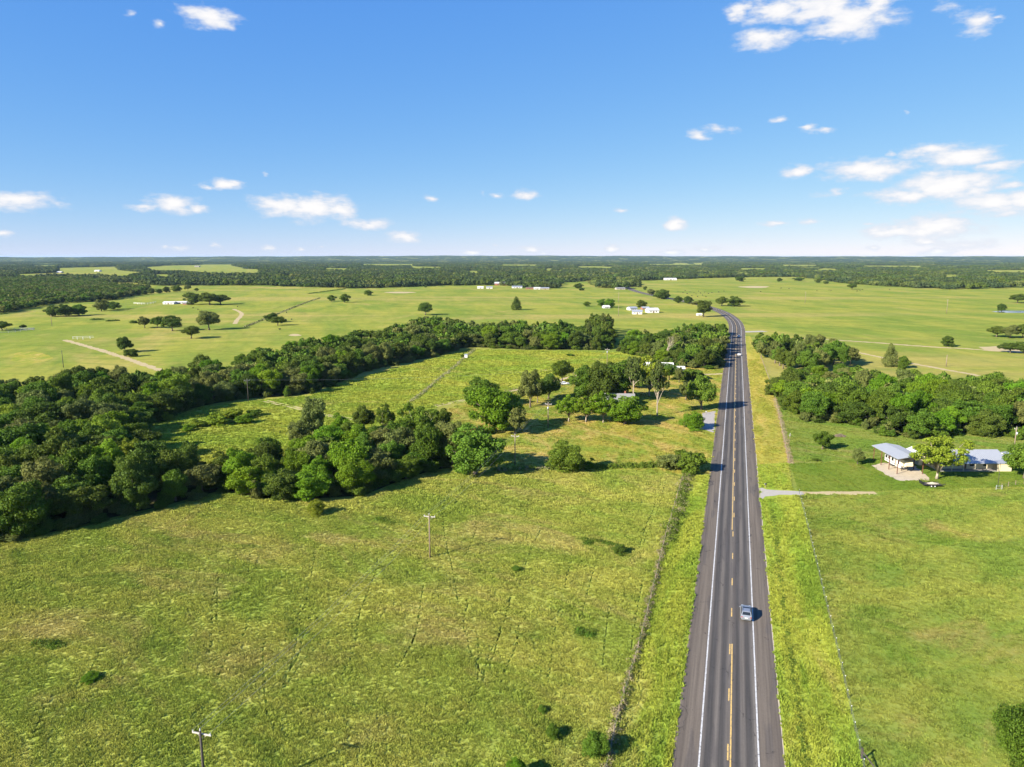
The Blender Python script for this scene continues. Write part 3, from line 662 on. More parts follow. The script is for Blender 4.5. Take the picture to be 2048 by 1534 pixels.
# ------------------------------------------------------------------ trees one can pick out
WORD = dict(dark='dark green', mid='mid green', grey='grey-green', bright='bright green', lime='yellow-green', cedar='blackish green')
rngT = random.Random(7)
FIELD = 'trees standing in the far fields'; YARDG = 'trees around the roadside homestead'; RIGHTG = 'trees by the carport yard'; BUSHG = 'low bushes in the near pasture'
SOLO = [  # kind, shade, base px, base py, width px, height px, label, category, group
 ('oak','dark',345,662,44,31,'round dark oak, third of the row of oaks in the far left field','tree',FIELD),
 ('oak','dark',383,677,35,29,'small dark oak nearest the camera in the far left row of oaks','tree',FIELD),
 ('oak','grey',418,660,47,39,'largest oak of the far left field row, open crown, at its right end','tree',FIELD),
 ('oak','grey',290,656,29,25,'brownish green oak at the left end of the far field row','tree',FIELD),
 ('oak','mid',315,656,26,24,'slim oak beside the brownish one in the far field row','tree',FIELD),
 ('bush','mid',268,646,22,6,'low bush left of the far left row of oaks','bush',FIELD),
 ('elm','dark',250,705,38,34,'upper part of the lopsided oak pair beside the tan field track','tree',FIELD),
 ('bush','dark',264,713,26,20,'low dense oak leaning against the lopsided one by the tan track','tree',FIELD),
 ('skirt','dark',387,609,36,26,'dark tree touching the right end of the white farm sheds','tree',FIELD),
 ('oak','dark',420,610,44,27,'wide dark oak right of the white farm sheds, left half of a pair','tree',FIELD),
 ('oak','dark',441,609,38,22,'wide dark oak right of the white farm sheds, right half of a pair','tree',FIELD),
 ('skirt','dark',105,633,34,24,'left tree of the three-tree clump below the far left wood','tree',FIELD),
 ('skirt','dark',132,633,36,26,'middle tree of the three-tree clump below the far left wood','tree',FIELD),
 ('skirt','mid',158,631,32,24,'right tree of the three-tree clump below the far left wood','tree',FIELD),
 ('skirt','grey',203,622,32,24,'left tree of the pair between the clump and the white sheds','tree',FIELD),
 ('skirt','dark',226,619,30,17,'right tree of the pair between the clump and the white sheds','tree',FIELD),
 ('oak','dark',4,661,32,21,'dark tree by the pipe corral at the left edge','tree',FIELD),
 ('oak','dark',46,658,14,9,'tiny tree above the pipe corral near the left edge','tree',FIELD),
 ('skirt','mid',354,584,21,14,'bright clump on the field crest behind the white sheds','tree',FIELD),
 ('oak','grey',376,581,14,12,'small greyish tree on the crest behind the white sheds','tree',FIELD),
 ('oak','dark',393,584,9,9,'tiny round tree right of the crest trees behind the sheds','tree',FIELD),
 ('oak','dark',543,645,28,21,'rear oak of the pair standing alone in the middle left field','tree',FIELD),
 ('oak','dark',556,651,28,20,'front oak of the pair standing alone in the middle left field','tree',FIELD),
 ('skirt','mid',663,603,18,14,'left of two small trees beside the field boundary line','tree',FIELD),
 ('skirt','mid',689,605,22,19,'right of two small trees beside the field boundary line','tree',FIELD),
 ('skirt','mid',737,591,19,12,'lone small tree near the far forest edge left of centre','tree',FIELD),
 ('oak','dark',851,630,34,25,'oak at the upper end of the creek wood facing the field','tree',FIELD),
 ('bush','dark',851,575,7,5,'dot of a tree on the far field crest','tree',FIELD),
 ('cedar','dark',1033,620,26,28,'dark upright tree alone in the open centre field','tree',FIELD),
 ('skirt','mid',1173,613,16,11,'small tree left of the farmhouse trees in centre field','tree',FIELD),
 ('skirt','mid',1203,613,22,16,'left green tree beside the small white shed roof','tree',FIELD),
 ('skirt','bright',1219,615,21,18,'right green tree beside the small white shed roof','tree',FIELD),
 ('skirt','dark',1283,615,23,16,'tree growing between the white farmhouse and its white barn','tree',FIELD),
 ('skirt','dark',1323,598,38,21,'wide dark tree beside the far bend of the highway','tree',FIELD),
 ('skirt','grey',1303,590,18,13,'pale tree above the far bend of the highway','tree',FIELD),
 ('skirt','dark',1290,580,9,8,'small tree at the far left of the highway bend','tree',FIELD),
 ('skirt','dark',1357,606,20,14,'left tree of the pair on the inner verge of the highway bend','tree',FIELD),
 ('skirt','dark',1376,607,21,16,'right tree of the pair on the inner verge of the highway bend','tree',FIELD),
 ('bush','grey',1392,609,20,9,'greyish scrub along the inner verge of the highway bend','bush',FIELD),
 ('elm','dark',1407,634,37,33,'tall dark tree on the inside of the highway bend','tree',FIELD),
 ('oak','dark',1443,612,26,19,'left oak of the group right of the highway bend','tree',FIELD),
 ('skirt','dark',1470,613,34,22,'right wide oak of the group right of the highway bend','tree',FIELD),
 ('skirt','dark',1480,563,18,12,'lone tree in the right far field below the forest edge','tree',FIELD),
 ('skirt','dark',1156,577,22,11,'dark scrub tree in the yellow gap before the far forest','tree',FIELD),
 ('bush','dark',1163,581,11,8,'round small bush in the yellow gap before the far forest','bush',FIELD),
 ('skirt','dark',1559,563,12,8,'first small tree along the right far field edge','tree',FIELD),
 ('skirt','dark',1598,562,22,8,'second, wider tree along the right far field edge','tree',FIELD),
 ('skirt','dark',1636,566,13,8,'third small tree along the right far field edge','tree',FIELD),
 ('skirt','dark',1652,568,12,7,'fourth small tree along the right far field edge','tree',FIELD),
 ('oak','dark',1704,579,20,14,'oak standing just in front of the right far wood','tree',FIELD),
 ('skirt','dark',2003,622,21,16,'small tree beside the pond at the right edge','tree',FIELD),
 ('oak','dark',2035,606,32,19,'oak above the pond at the right edge','tree',FIELD),
 ('oak','dark',1993,674,34,25,'left oak of the group above the ranch lane at right edge','tree',FIELD),
 ('oak','grey',2020,676,36,28,'middle oak of the group above the ranch lane at right edge','tree',FIELD),
 ('oak','dark',2045,676,34,30,'right oak of the group above the ranch lane at right edge','tree',FIELD),
 ('skirt','dark',1895,693,25,23,'lone round tree on the far side of the ranch lane','tree',FIELD),
 ('oak','dark',2020,706,36,22,'oak at the gravel ranch yard by the right edge','tree',FIELD),
 ('oak','dark',2046,707,32,24,'second oak at the gravel ranch yard, cut by the right edge','tree',FIELD),
 ('cedar','grey',1780,733,36,48,'tall pointed tree standing alone between the right grove and ranch track','tree',FIELD),
 ('skirt','mid',1808,736,26,26,'bushy tree right of the tall pointed tree by the ranch track','tree',FIELD),
 ('elm','mid',1801,752,18,30,'thin tree in front of the bushy tree by the ranch track','tree',FIELD),
 # homestead in the centre
 ('elm','grey',1060,815,44,80,'tall thin grey-green tree left of the homestead yard','tree',YARDG),
 ('oak','mid',1075,806,34,50,'oak beside the tall grey-green tree at the yard','tree',YARDG),
 ('oak','dark',1097,798,48,50,'dark spreading oak right of the tall grey-green tree','tree',YARDG),
 ('oak','mid',1124,764,48,48,'dark round tree behind the white car on the farm track','tree',YARDG),
 ('skirt','mid',1170,800,60,74,'mid green tree at the left end of the homestead clump','tree',YARDG),
 ('skirt','dark',1203,804,66,84,'large tree in the middle of the homestead clump','tree',YARDG),
 ('skirt','mid',1240,800,68,84,'large tree at the right end of the homestead clump','tree',YARDG),
 ('elm','dark',1222,768,46,48,'small dark tree behind the homestead clump','tree',YARDG),
 ('pecan','bright',1138,843,56,52,'first from left of the front row of bright yard trees','tree',YARDG),
 ('pecan','bright',1172,844,62,52,'second from left of the front row of bright yard trees','tree',YARDG),
 ('pecan','bright',1206,845,64,64,'third from left and tallest of the front row of bright yard trees','tree',YARDG),
 ('skirt','bright',1250,848,84,56,'rightmost and lowest of the front row of bright yard trees','tree',YARDG),
 ('pine','cedar',1266,806,46,96,'tall pine with a long bare pale trunk behind the grey house','tree',YARDG),
 ('pecan','lime',1298,792,70,80,'yellow-green leafy tree left of the white-roofed house','tree',YARDG),
 ('pine','cedar',1314,832,54,104,'tall pine with a forked pale trunk in the yard lawn','tree',YARDG),
 ('oak','mid',1403,820,58,68,'spreading tree on the verge whose shadow crosses the highway','tree',YARDG),
 ('bush','mid',1375,760,40,30,'rounded shrub in front of the white-roofed house','bush',YARDG),
 ('elm','grey',1358,765,22,32,'thin bare-looking shrub beside the white-roofed house drive','bush',YARDG),
 ('bush','mid',1392,758,36,26,'leafy shrub between the parked cars and the highway','bush',YARDG),
 ('finebush','bright',1387,857,50,38,'clipped dome-shaped bush beside the concrete driveway apron','bush',YARDG),
 ('finebush','mid',1130,945,76,68,'big bushy tree growing out of the hedgerow','tree',YARDG),
 ('bush','mid',1177,940,24,25,'small shrub right of the big hedgerow tree','bush',YARDG),
 ('bush','grey',1343,938,70,38,'left lobe of the shrub mound ending the hedgerow at the road','bush',YARDG),
 ('bush','mid',1378,942,74,50,'right and taller lobe of the shrub mound ending the hedgerow','bush',YARDG),
 ('skirt','mid',951,949,108,104,'large bright-and-dark tree at the right end of the pasture wood','tree',YARDG),
 ('skirt','bright',990,862,112,94,'bright dense tree at the left of the homestead lawn','tree',YARDG),
 ('elm','grey',1030,868,54,56,'pale sparse tree behind the pole at the lawn edge','tree',YARDG),
 ('elm','mid',962,814,82,60,'mid green tree beside the double farm track','tree',YARDG),
 ('bush','mid',1140,712,16,6,'small bush on the open centre meadow','bush',YARDG),
 # middle clearing
 ('elm','grey',628,888,56,92,'tall narrow tree rising from the middle wood by the farm track','tree','trees of the middle wood'),
 ('oak','dark',729,862,54,50,'dark tree above the middle wood beside the track end','tree','trees of the middle wood'),
 ('pecan','mid',772,872,44,66,'tree with a bare pale lower trunk in the middle wood','tree','trees of the middle wood'),
 ('pecan','mid',835,902,84,98,'wide airy tree with a forked trunk in the middle wood','tree','trees of the middle wood'),
 ('skirt','bright',684,890,54,64,'bright rounded tree right of the tall narrow one','tree','trees of the middle wood'),
 ('elm','mid',882,880,64,60,'loose crowned tree between the airy tree and the homestead','tree','trees of the middle wood'),
 ('skirt','bright',664,908,62,62,'bright tree in front of the tall narrow one of the middle wood','tree','trees of the middle wood'),
 ('elm','mid',706,902,60,64,'loose mid green tree right of the bright ones in the middle wood','tree','trees of the middle wood'),
 ('skirt','mid',748,908,58,60,'bushy tree below the dark tree at the track end','tree','trees of the middle wood'),
 ('elm','grey',600,900,50,62,'grey-green tree left of the tall narrow one of the middle wood','tree','trees of the middle wood'),
 ('elm','mid',796,910,58,70,'leafy tree between the pale-trunked and the airy tree','tree','trees of the middle wood'),
 ('elm','mid',862,938,76,96,'leafy mid green tree left of the large bright-and-dark tree','tree','trees of the middle wood'),
 ('elm','grey',905,934,66,92,'grey-green tree squeezed beside the large bright-and-dark tree','tree','trees of the middle wood'),
 ('elm','grey',1372,800,34,38,'sparse dry shrub left of the spreading verge tree','bush',YARDG),
 ('skirt','mid',1268,776,44,50,'leafy tree at the foot of the tall bare-trunked pine','tree',YARDG),
 ('oak','mid',1338,760,36,34,'small tree in front of the white-roofed house','tree',YARDG),
 ('finebush','lime',634,1029,40,34,'bright lime bush in front of the middle wood on the pasture','bush',BUSHG),
 # right yard
 ('elm','mid',1645,899,44,37,'small round yard tree below the brush pile','tree',RIGHTG),
 ('elm','grey',1715,929,30,35,'small slender yard tree left of the carport','tree',RIGHTG),
 ('bush','dark',1631,922,15,7,'low dark bush on the lawn edge left of the slender tree','bush',RIGHTG),
 ('pecan','lime',1874,958,112,88,'yellow-green pecan tree between the carport and the house','tree',RIGHTG),
 ('oak','mid',2050,957,80,76,'tree at the right edge beyond the house shed','tree',RIGHTG),
 ('fine','mid',2062,1585,190,205,'big tree in the lower right corner of the picture','tree',RIGHTG),
 # pasture bushes
 ('finebush','dark',1240,1106,36,18,'dark round bush at the right of the pasture','bush',BUSHG),
 ('finebush','mid',1033,1140,24,8,'small bush alone in the centre of the pasture','bush',BUSHG),
 ('finebush','bright',180,1361,42,13,'low bright bush in the left of the near pasture','bush',BUSHG),
 ('finebush','mid',1105,1475,36,26,'bush above the bottom shrubs near the overgrown fence','bush',BUSHG),
 ('finebush','mid',1084,1424,24,12,'small bush above the trio near the bottom of the picture','bush',BUSHG),
 ('finebush','mid',1190,1512,58,50,'bushy sapling beside the overgrown fence at the bottom','bush',BUSHG),
 ('finebush','bright',1034,1560,52,44,'bright sapling cut by the bottom of the picture','bush',BUSHG),
 ('bush','lime',330,842,30,26,'yellow-green sapling at the left end of the small clearing','bush','shrubs in the small clearing'),
 ('elm','mid',268,880,40,52,'leafy sapling at the edge of the wood left of the clearing','tree','shrubs in the small clearing'),
 ('bush','lime',400,853,40,16,'low yellow-green shrub, leftmost of the clearing thicket','bush','shrubs in the small clearing'),
 ('bush','lime',432,850,50,26,'yellow-green shrub, second of the clearing thicket','bush','shrubs in the small clearing'),
 ('bush','lime',462,840,54,28,'yellow-green shrub, tallest of the clearing thicket','bush','shrubs in the small clearing'),
 ('bush','bright',490,846,40,20,'green shrub, rightmost of the clearing thicket','bush','shrubs in the small clearing'),
 ('bush','mid',510,832,34,16,'shrub behind the clearing thicket by the farm track','bush','shrubs in the small clearing'),
 ('bush','bright',378,862,30,14,'low shrub in front of the thicket in the clearing','bush','shrubs in the small clearing'),
 ('bush','mid',925,716,9,11,'tiny shrub beside the white feeder on the meadow fence','bush',YARDG),
]
for i, x0 in enumerate((246, 262, 276, 290, 303, 318, 333)):
    SOLO.append(('skirt', 'dark', x0, 593 - i * 1.3, 15, 10 if i % 2 else 13, 'small dark tree, number %s from left in the scrub row before the white sheds' % ('one', 'two', 'three', 'four', 'five', 'six', 'seven')[i], 'tree', 'scrub row on the far left field'))
DISCS = []     # trunk places, to keep scattered trees and grass off them
for (kind, shade, px, py, wp, hp, lab, cat, grp) in SOLO:
    x, y = G(px, py); k = ppm(x, y); hei = height_for(x, y, hp)
    plant(kind, shade, x, y, wp / k, max(hei, .5), rngT, lab, cat, grp)
    DISCS.append((x, y, wp / k * .36))

# ------------------------------------------------------------------ woods: scattered trees, the ones that show most built singly
def inpoly(pts, x, y):
    x = np.asarray(x); y = np.asarray(y); ins = np.zeros(x.shape, bool); n = len(pts)
    for i in range(n):
        x1, y1 = pts[i]; x2, y2 = pts[(i + 1) % n]
        c = ((y1 > y) != (y2 > y)) & (x < (x2 - x1) * (y - y1) / (y2 - y1 + 1e-12) + x1); ins ^= c
    return ins
WOODS = [  # px polygon of the trunks, spacing m, crown width range, height range, shades, phrase
 ([(-170,1112),(0,1080),(100,1063),(180,1046),(260,1025),(330,1013),(380,996),(452,978),(470,962),(445,955),(345,962),(290,930),(255,885),(300,850),(345,828),(400,812),(485,796),(476,762),(400,752),(345,775),(250,778),(160,780),(60,792),(-170,840)],
  7.2, (9, 15), (9, 15.5), dict(dark=4, mid=4, grey=3, bright=2.2, lime=.5), 'the wood along the left edge'),
 ([(470,797),(560,794),(620,786),(690,756),(760,734),(850,717),(920,697),(955,692),(952,668),(880,655),(845,655),(760,682),(680,694),(600,714),(520,728),(476,745)],
  8.2, (10, 15), (9.5, 14.5), dict(dark=4, mid=4, grey=3, bright=1.2), 'the creek wood left of centre'),
 ([(950,694),(1050,699),(1110,699),(1212,700),(1225,680),(1150,670),(1060,666),(960,666)],
  8.4, (9.5, 14), (10, 15), dict(dark=3, mid=4, grey=1.5, bright=1.8), 'the creek wood above the meadow'),
 ([(1245,706),(1300,716),(1345,732),(1400,738),(1431,738),(1441,705),(1447,668),(1400,668),(1330,685),(1250,690)],
  8.2, (9, 13), (9, 15), dict(dark=3, mid=4, grey=2, bright=1.5), 'the wood left of the highway'),
 ([(1165,696),(1215,694),(1222,662),(1180,660)], 8.5, (8, 10), (15, 19), dict(cedar=5, dark=2), 'the tall dark grove in the creek wood'),
 ([(455,983),(520,998),(600,1001),(650,996),(700,993),(750,978),(800,960),(870,940),(905,936),(880,915),(800,905),(730,905),(660,918),(560,932),(480,940)],
  6.4, (8, 12.5), (8, 13), dict(dark=2, mid=4, grey=1.6, bright=3.4, lime=.4), 'the middle wood along the pasture'),
 ([(1545,788),(1590,826),(1620,843),(1700,848),(1745,865),(1790,877),(1860,876),(1930,868),(2000,876),(2100,882),(2300,878),(2300,800),(2100,790),(2000,800),(1900,790),(1820,780),(1740,790),(1650,790),(1580,778)],
  7.4, (9.5, 15), (9.5, 15), dict(dark=2.5, mid=4, grey=3, bright=3), 'the wood behind the carport'),
 ([(1512,716),(1560,738),(1600,748),(1650,742),(1705,736),(1700,718),(1620,702),(1560,696),(1520,698)],
  8.6, (9, 13), (11, 16), dict(dark=4, mid=3, grey=3), 'the grove right of the highway'),
 ([(1560,770),(1640,782),(1760,776),(1770,760),(1690,752),(1600,752)],
  8.5, (7, 11.5), (6, 11), dict(dark=2, mid=3, grey=2, bright=2), 'the scrub below the right grove'),
]
rngW = np.random.default_rng(11)
cand = []
for wi, (poly, sp, wr, hr, shades, phrase) in enumerate(WOODS):
    wp = GP(poly); xs = [p[0] for p in wp]; ys = [p[1] for p in wp]
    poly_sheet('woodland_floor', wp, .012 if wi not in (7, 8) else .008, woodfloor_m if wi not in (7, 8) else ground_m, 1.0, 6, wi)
    pts = []
    tries = int((max(xs) - min(xs)) * (max(ys) - min(ys)) / (sp * sp) * 14)
    X = rngW.uniform(min(xs), max(xs), tries); Y = rngW.uniform(min(ys), max(ys), tries); ok = inpoly(wp, X, Y)
    cell = {}
    sk = list(shades); sw = np.array([shades[k] for k in sk]); sw = sw / sw.sum()
    for x, y in zip(X[ok], Y[ok]):
        ci, cj = int(x // sp), int(y // sp); bad = False
        for a in (-1, 0, 1):
            for b in (-1, 0, 1):
                for q in cell.get((ci + a, cj + b), ()):
                    if (q[0] - x) ** 2 + (q[1] - y) ** 2 < sp * sp: bad = True
        if bad or any((d[0] - x) ** 2 + (d[1] - y) ** 2 < (d[2] * .8) ** 2 for d in DISCS): continue
        cell.setdefault((ci, cj), []).append((x, y))
        edge = not bool(np.all(inpoly(wp, np.array([x - 5, x + 5, x, x]), np.array([y, y, y - 7, y + 5]))))
        sh = sk[rngW.choice(len(sk), p=sw)]
        kd = rngW.choice(['skirt', 'oak', 'elm'], p=[.7, .15, .15] if edge else [.3, .45, .25])
        if wi in (7, 8): kd = rngW.choice(['oak', 'elm', 'skirt'])
        if sh == 'cedar': kd = 'cedar'
        u = rngW.uniform() ** 1.2
        cand.append(dict(x=x, y=y, w=(wr[0] + (wr[1] - wr[0]) * rngW.uniform() ** 1.3) * (.82 + .3 * u), h=hr[0] + (hr[1] - hr[0]) * rngW.uniform(0, 1) * (.4 + .6 * u) - (1.2 if edge else 0), k=kd, s=sh, e=edge, wi=wi))
# how much of each crown the camera sees, nearest first
GW, GH = 512, 384
zb = np.full((GH, GW), -1, np.int32)
order = sorted(range(len(cand)), key=lambda i: -cand[i]['y'])
for i in order:
    t = cand[i]; cx, cyy = P(t['x'], t['y'], t['h'] * .55); k = ppm(t['x'], t['y'])
    rx, ry = max(.6, t['w'] * k / 2 / 4), max(.6, t['h'] * k * .46 / 4); cx /= 4; cyy /= 4
    x0, x1, y0, y1 = int(max(0, cx - rx)), int(min(GW, cx + rx + 1)), int(max(0, cyy - ry)), int(min(GH, cyy + ry + 1))
    if x1 <= x0 or y1 <= y0: continue
    yy, xx = np.mgrid[y0:y1, x0:x1]
    zb[y0:y1, x0:x1][((xx - cx) / rx) ** 2 + ((yy - cyy) / ry) ** 2 < 1] = i
vis = np.bincount(zb[zb >= 0], minlength=len(cand))
rank = np.argsort(-vis); single = [i for i in rank[:270] if vis[i] > 4]
sset = set(int(i) for i in single)
print('wood trees', len(cand), 'single', len(sset))
# labels: wood, shade, edge, size, then the count from the left among those still alike
def base_label(t):
    size = 'tall' if t['h'] > 12 else ('low' if t['h'] < 9.8 else 'middling')
    return '%s %s tree %s %s' % (size, WORD[t['s']], 'edging' if t['e'] else 'inside', WOODS[t['wi']][5])
ORD = ['first', 'second', 'third', 'fourth', 'fifth', 'sixth', 'seventh', 'eighth', 'ninth', 'tenth', 'eleventh', 'twelfth', 'thirteenth', 'fourteenth', 'fifteenth', 'sixteenth', 'seventeenth', 'eighteenth', 'nineteenth', 'twentieth']
bylab = {}
for i in sset: bylab.setdefault(base_label(cand[i]), []).append(i)
for lab, ids in bylab.items():
    ids.sort(key=lambda i: P(cand[i]['x'], cand[i]['y'], 5)[0])
    for j, i in enumerate(ids):
        full = lab if len(ids) == 1 else '%s, %s from left' % (lab, ORD[j] if j < len(ORD) else 'further')
        t = cand[i]
        plant(str(t['k']), t['s'], t['x'], t['y'], t['w'], t['h'], rngT, full, 'tree', 'trees of ' + WOODS[t['wi']][5], name='woodland_tree')
for i, t in enumerate(cand):
    if i not in sset: BULK.append((t['x'], t['y'], t['w'], t['h'], {'dark': 0, 'cedar': 0, 'mid': 1, 'grey': 2, 'bright': 1, 'lime': 1}[t['s']]))

# ------------------------------------------------------------------ instancing helper for the masses
def scatter(name, pos, rot, scl, idx, protos, label, cat):
    me = bpy.data.meshes.new(name); n = len(pos)
    me.vertices.add(n); me.vertices.foreach_set('co', np.asarray(pos, np.float32).reshape(-1))
    for nm, typ, key, arr in (('spin', 'FLOAT', 'value', rot), ('size3', 'FLOAT_VECTOR', 'vector', scl), ('pick', 'INT', 'value', idx)):
        a = me.attributes.new(nm, typ, 'POINT'); a.data.foreach_set(key, np.asarray(arr, np.int32 if typ == 'INT' else np.float32).reshape(-1))
    col = bpy.data.collections.new(name + '_kinds')
    for i, m_ in enumerate(protos):
        o = bpy.data.objects.new('%s_kind_%02d' % (name, i), m_[0] if isinstance(m_, tuple) else m_); col.objects.link(o)
        if isinstance(m_, tuple): o.material_slots[0].link = 'OBJECT'; o.material_slots[0].material = m_[1]
    ng = bpy.data.node_groups.new(name + '_scatter', 'GeometryNodeTree')
    ng.interface.new_socket('Geometry', in_out='INPUT', socket_type='NodeSocketGeometry'); ng.interface.new_socket('Geometry', in_out='OUTPUT', socket_type='NodeSocketGeometry')
    N = ng.nodes; L = ng.links
    gi = N.new('NodeGroupInput'); go = N.new('NodeGroupOutput'); ip = N.new('GeometryNodeInstanceOnPoints'); ci = N.new('GeometryNodeCollectionInfo')
    ci.inputs['Collection'].default_value = col; ci.inputs['Separate Children'].default_value = True; ci.inputs['Reset Children'].default_value = True
    def attr(nm, typ):
        a = N.new('GeometryNodeInputNamedAttribute'); a.data_type = typ; a.inputs['Name'].default_value = nm; return a.outputs['Attribute']
    ip.inputs['Pick Instance'].default_value = True
    L.new(gi.outputs[0], ip.inputs['Points']); L.new(ci.outputs[0], ip.inputs['Instance']); L.new(attr('pick', 'INT'), ip.inputs['Instance Index'])
    cx = N.new('ShaderNodeCombineXYZ'); L.new(attr('spin', 'FLOAT'), cx.inputs[2]); L.new(cx.outputs[0], ip.inputs['Rotation'])
    L.new(attr('size3', 'FLOAT_VECTOR'), ip.inputs['Scale']); L.new(ip.outputs[0], go.inputs[0])
    o = link(name, me); md = o.modifiers.new('scatter', 'NODES'); md.node_group = ng
    tag(o, label, cat, kind='stuff'); return o

UX, UY, UW, UH, UI = [], [], [], [], []
rngU = np.random.default_rng(8)
for wi, (poly, *_r) in enumerate(WOODS):
    if wi in (7, 8): continue
    wp = GP(poly)
    for a_, b_ in zip(wp, wp[1:] + wp[:1]):
        L_ = math.dist(a_, b_)
        for _ in range(int(L_ / 2.6)):
            t = rngU.uniform(); UX.append(a_[0] + (b_[0] - a_[0]) * t + rngU.normal() * 1.4); UY.append(a_[1] + (b_[1] - a_[1]) * t + rngU.normal() * 1.4 + .8); UW.append(rngU.uniform(2.6, 6)); UH.append(rngU.uniform(1.6, 5)); UI.append(rngU.integers(0, 9))
    xs = [p[0] for p in wp]; ys = [p[1] for p in wp]; m_ = int((max(xs) - min(xs)) * (max(ys) - min(ys)) / 26)
    X = rngU.uniform(min(xs), max(xs), m_); Y = rngU.uniform(min(ys), max(ys), m_); ok = inpoly(wp, X, Y); k_ = int(ok.sum())
    UX += list(X[ok]); UY += list(Y[ok]); UW += list(rngU.uniform(3, 6.5, k_)); UH += list(rngU.uniform(1.5, 4.5, k_)); UI += list(rngU.integers(0, 9, k_))
n = len(UX)
scatter('undergrowth', np.c_[UX, UY, np.zeros(n)], rngU.uniform(0, 6.28, n), np.c_[np.array(UW) / 10, np.array(UW) / 10, np.array(UH) / 9.5], UI, [(CROWN['bush'][v], LEAF[sh]) for sh in ('dark', 'mid', 'grey') for v in range(3)], 'brambles and saplings filling the foot of the woods', 'undergrowth')
print('undergrowth', n)

# ------------------------------------------------------------------ far woods and forest
FAR = GP([(-700,566),(-300,560),(0,558),(30,557),(120,556),(185,558),(205,566),(245,566),(262,563),(300,571),(420,571),(500,571),(600,574),(700,577),(800,575),(900,571),(1000,570),(1060,576),(1105,578),(1120,566),(1180,561),(1195,577),(1268,578),(1272,562),(1330,559),(1420,556),(1500,554),(1600,554),(1680,566),(1720,569),(1780,573),(1840,576),(1900,579),(1990,577),(2048,573),(2400,570),(2800,565),(2800,525),(-700,525)])
CLEAR = [GP(c) for c in (
 [(20,549),(105,546),(108,536),(240,533),(246,541),(300,546),(262,556),(240,563),(205,555),(180,557),(130,554),(30,557)],
 [(280,535),(340,531),(450,529),(512,536),(514,543),(430,542),(300,540)], [(1615,539),(1640,536),(1682,538),(1680,541)],
 [(1965,543),(2048,544),(2300,546),(2300,540),(1965,540)], [(1085,541),(1112,541),(1112,537),(1085,537)], [(500,545),(524,545),(524,538),(500,538)],
 [(1290,529),(1410,530),(1410,527),(1290,526.5)], [(1395,546),(1440,546),(1430,543)], [(60,531),(118,531),(118,528),(60,528)], [(640,538),(700,539),(705,537),(645,536)], [(820,535),(890,536),(885,533.5),(815,533)], [(930,544),(965,545),(960,542),(930,541.5)], [(1150,535),(1230,536),(1235,533.5),(1150,533)], [(1470,538),(1540,539),(1540,536.5),(1475,536)], [(1720,533),(1850,534),(1850,531.5),(1720,531)], [(1880,552),(1930,553),(1925,550),(1880,549.5)], [(300,551),(350,552),(345,549),(300,548.5)], [(560,553),(590,554),(588,551),(560,551)], [(720,529.5),(830,530),(830,528),(720,527.8)], [(400,530),(470,530.5),(470,528.5),(400,528.3)], [(1000,531),(1080,531.5),(1080,529),(1000,529)], [(1880,530),(2000,530.5),(2000,528.5),(1880,528.3)], [(1560,531.5),(1640,532),(1640,529.5),(1560,529.5)])]
def reach(poly):
    ym = sum(p[1] for p in poly) / len(poly); out = []
    for x, y in poly:
        if y < ym: x *= max(.3, 1 - 11 / CAM_H); y *= max(.3, 1 - 11 / CAM_H)     # ground hidden behind an 11 m tree on the near edge
        out.append((x, y))
    return out
CLEAR = CLEAR[:1] + [reach(c) for c in CLEAR[1:]]
FARL = GP([(-500,650),(0,629),(60,617),(120,607),(170,604),(240,599),(262,594),(285,584),(300,577),(235,574),(205,568),(185,561),(120,558),(30,559),(-500,566)])
rngF = np.random.default_rng(5)
# single thin trees: wood remainder, far-left wood, first rows of the forest
bx, by, bw, bh, bs = ([b[j] for b in BULK] for j in range(5))
bx = list(bx); by = list(by); bw = list(bw); bh = list(bh); bs = list(bs)
def fill(poly, sp, wr, hr, clear=(), ymax=9e9):
    xs = [p[0] for p in poly]; ys = [p[1] for p in poly]
    gx = np.arange(min(xs), max(xs), sp); gy = np.arange(min(ys), min(max(ys), ymax), sp)
    X, Y = np.meshgrid(gx, gy); X = (X + rngF.uniform(-.45, .45, X.shape) * sp).ravel(); Y = (Y + rngF.uniform(-.45, .45, Y.shape) * sp).ravel()
    ok = inpoly(poly, X, Y) & (np.abs(X) < 0.85 * Y + 60)
    for c in clear: ok &= ~inpoly(c, X, Y)
    X, Y = X[ok], Y[ok]
    bx.extend(X); by.extend(Y); bw.extend(rngF.uniform(*wr, len(X))); bh.extend(rngF.uniform(*hr, len(X))); bs.extend(rngF.integers(0, 3, len(X)))
fill(FARL, 9.5, (10, 14), (7, 11.5))
n = len(bx)
protos = [(CROWN['lod'][v], LEAF[s]) for s in ('dark', 'mid', 'grey') for v in range(3)]
bs = np.array(bs); pick = bs * 3 + rngF.integers(0, 3, n)
scatter('woodland_trees', np.c_[bx, by, np.zeros(n)], rngF.uniform(0, 6.28, n), np.c_[np.array(bw) / 10, np.array(bw) / 10, np.array(bh) / 10], pick, protos, 'mass of trees filling the woods between those at the edges', 'woodland')
print('thin trees', n)
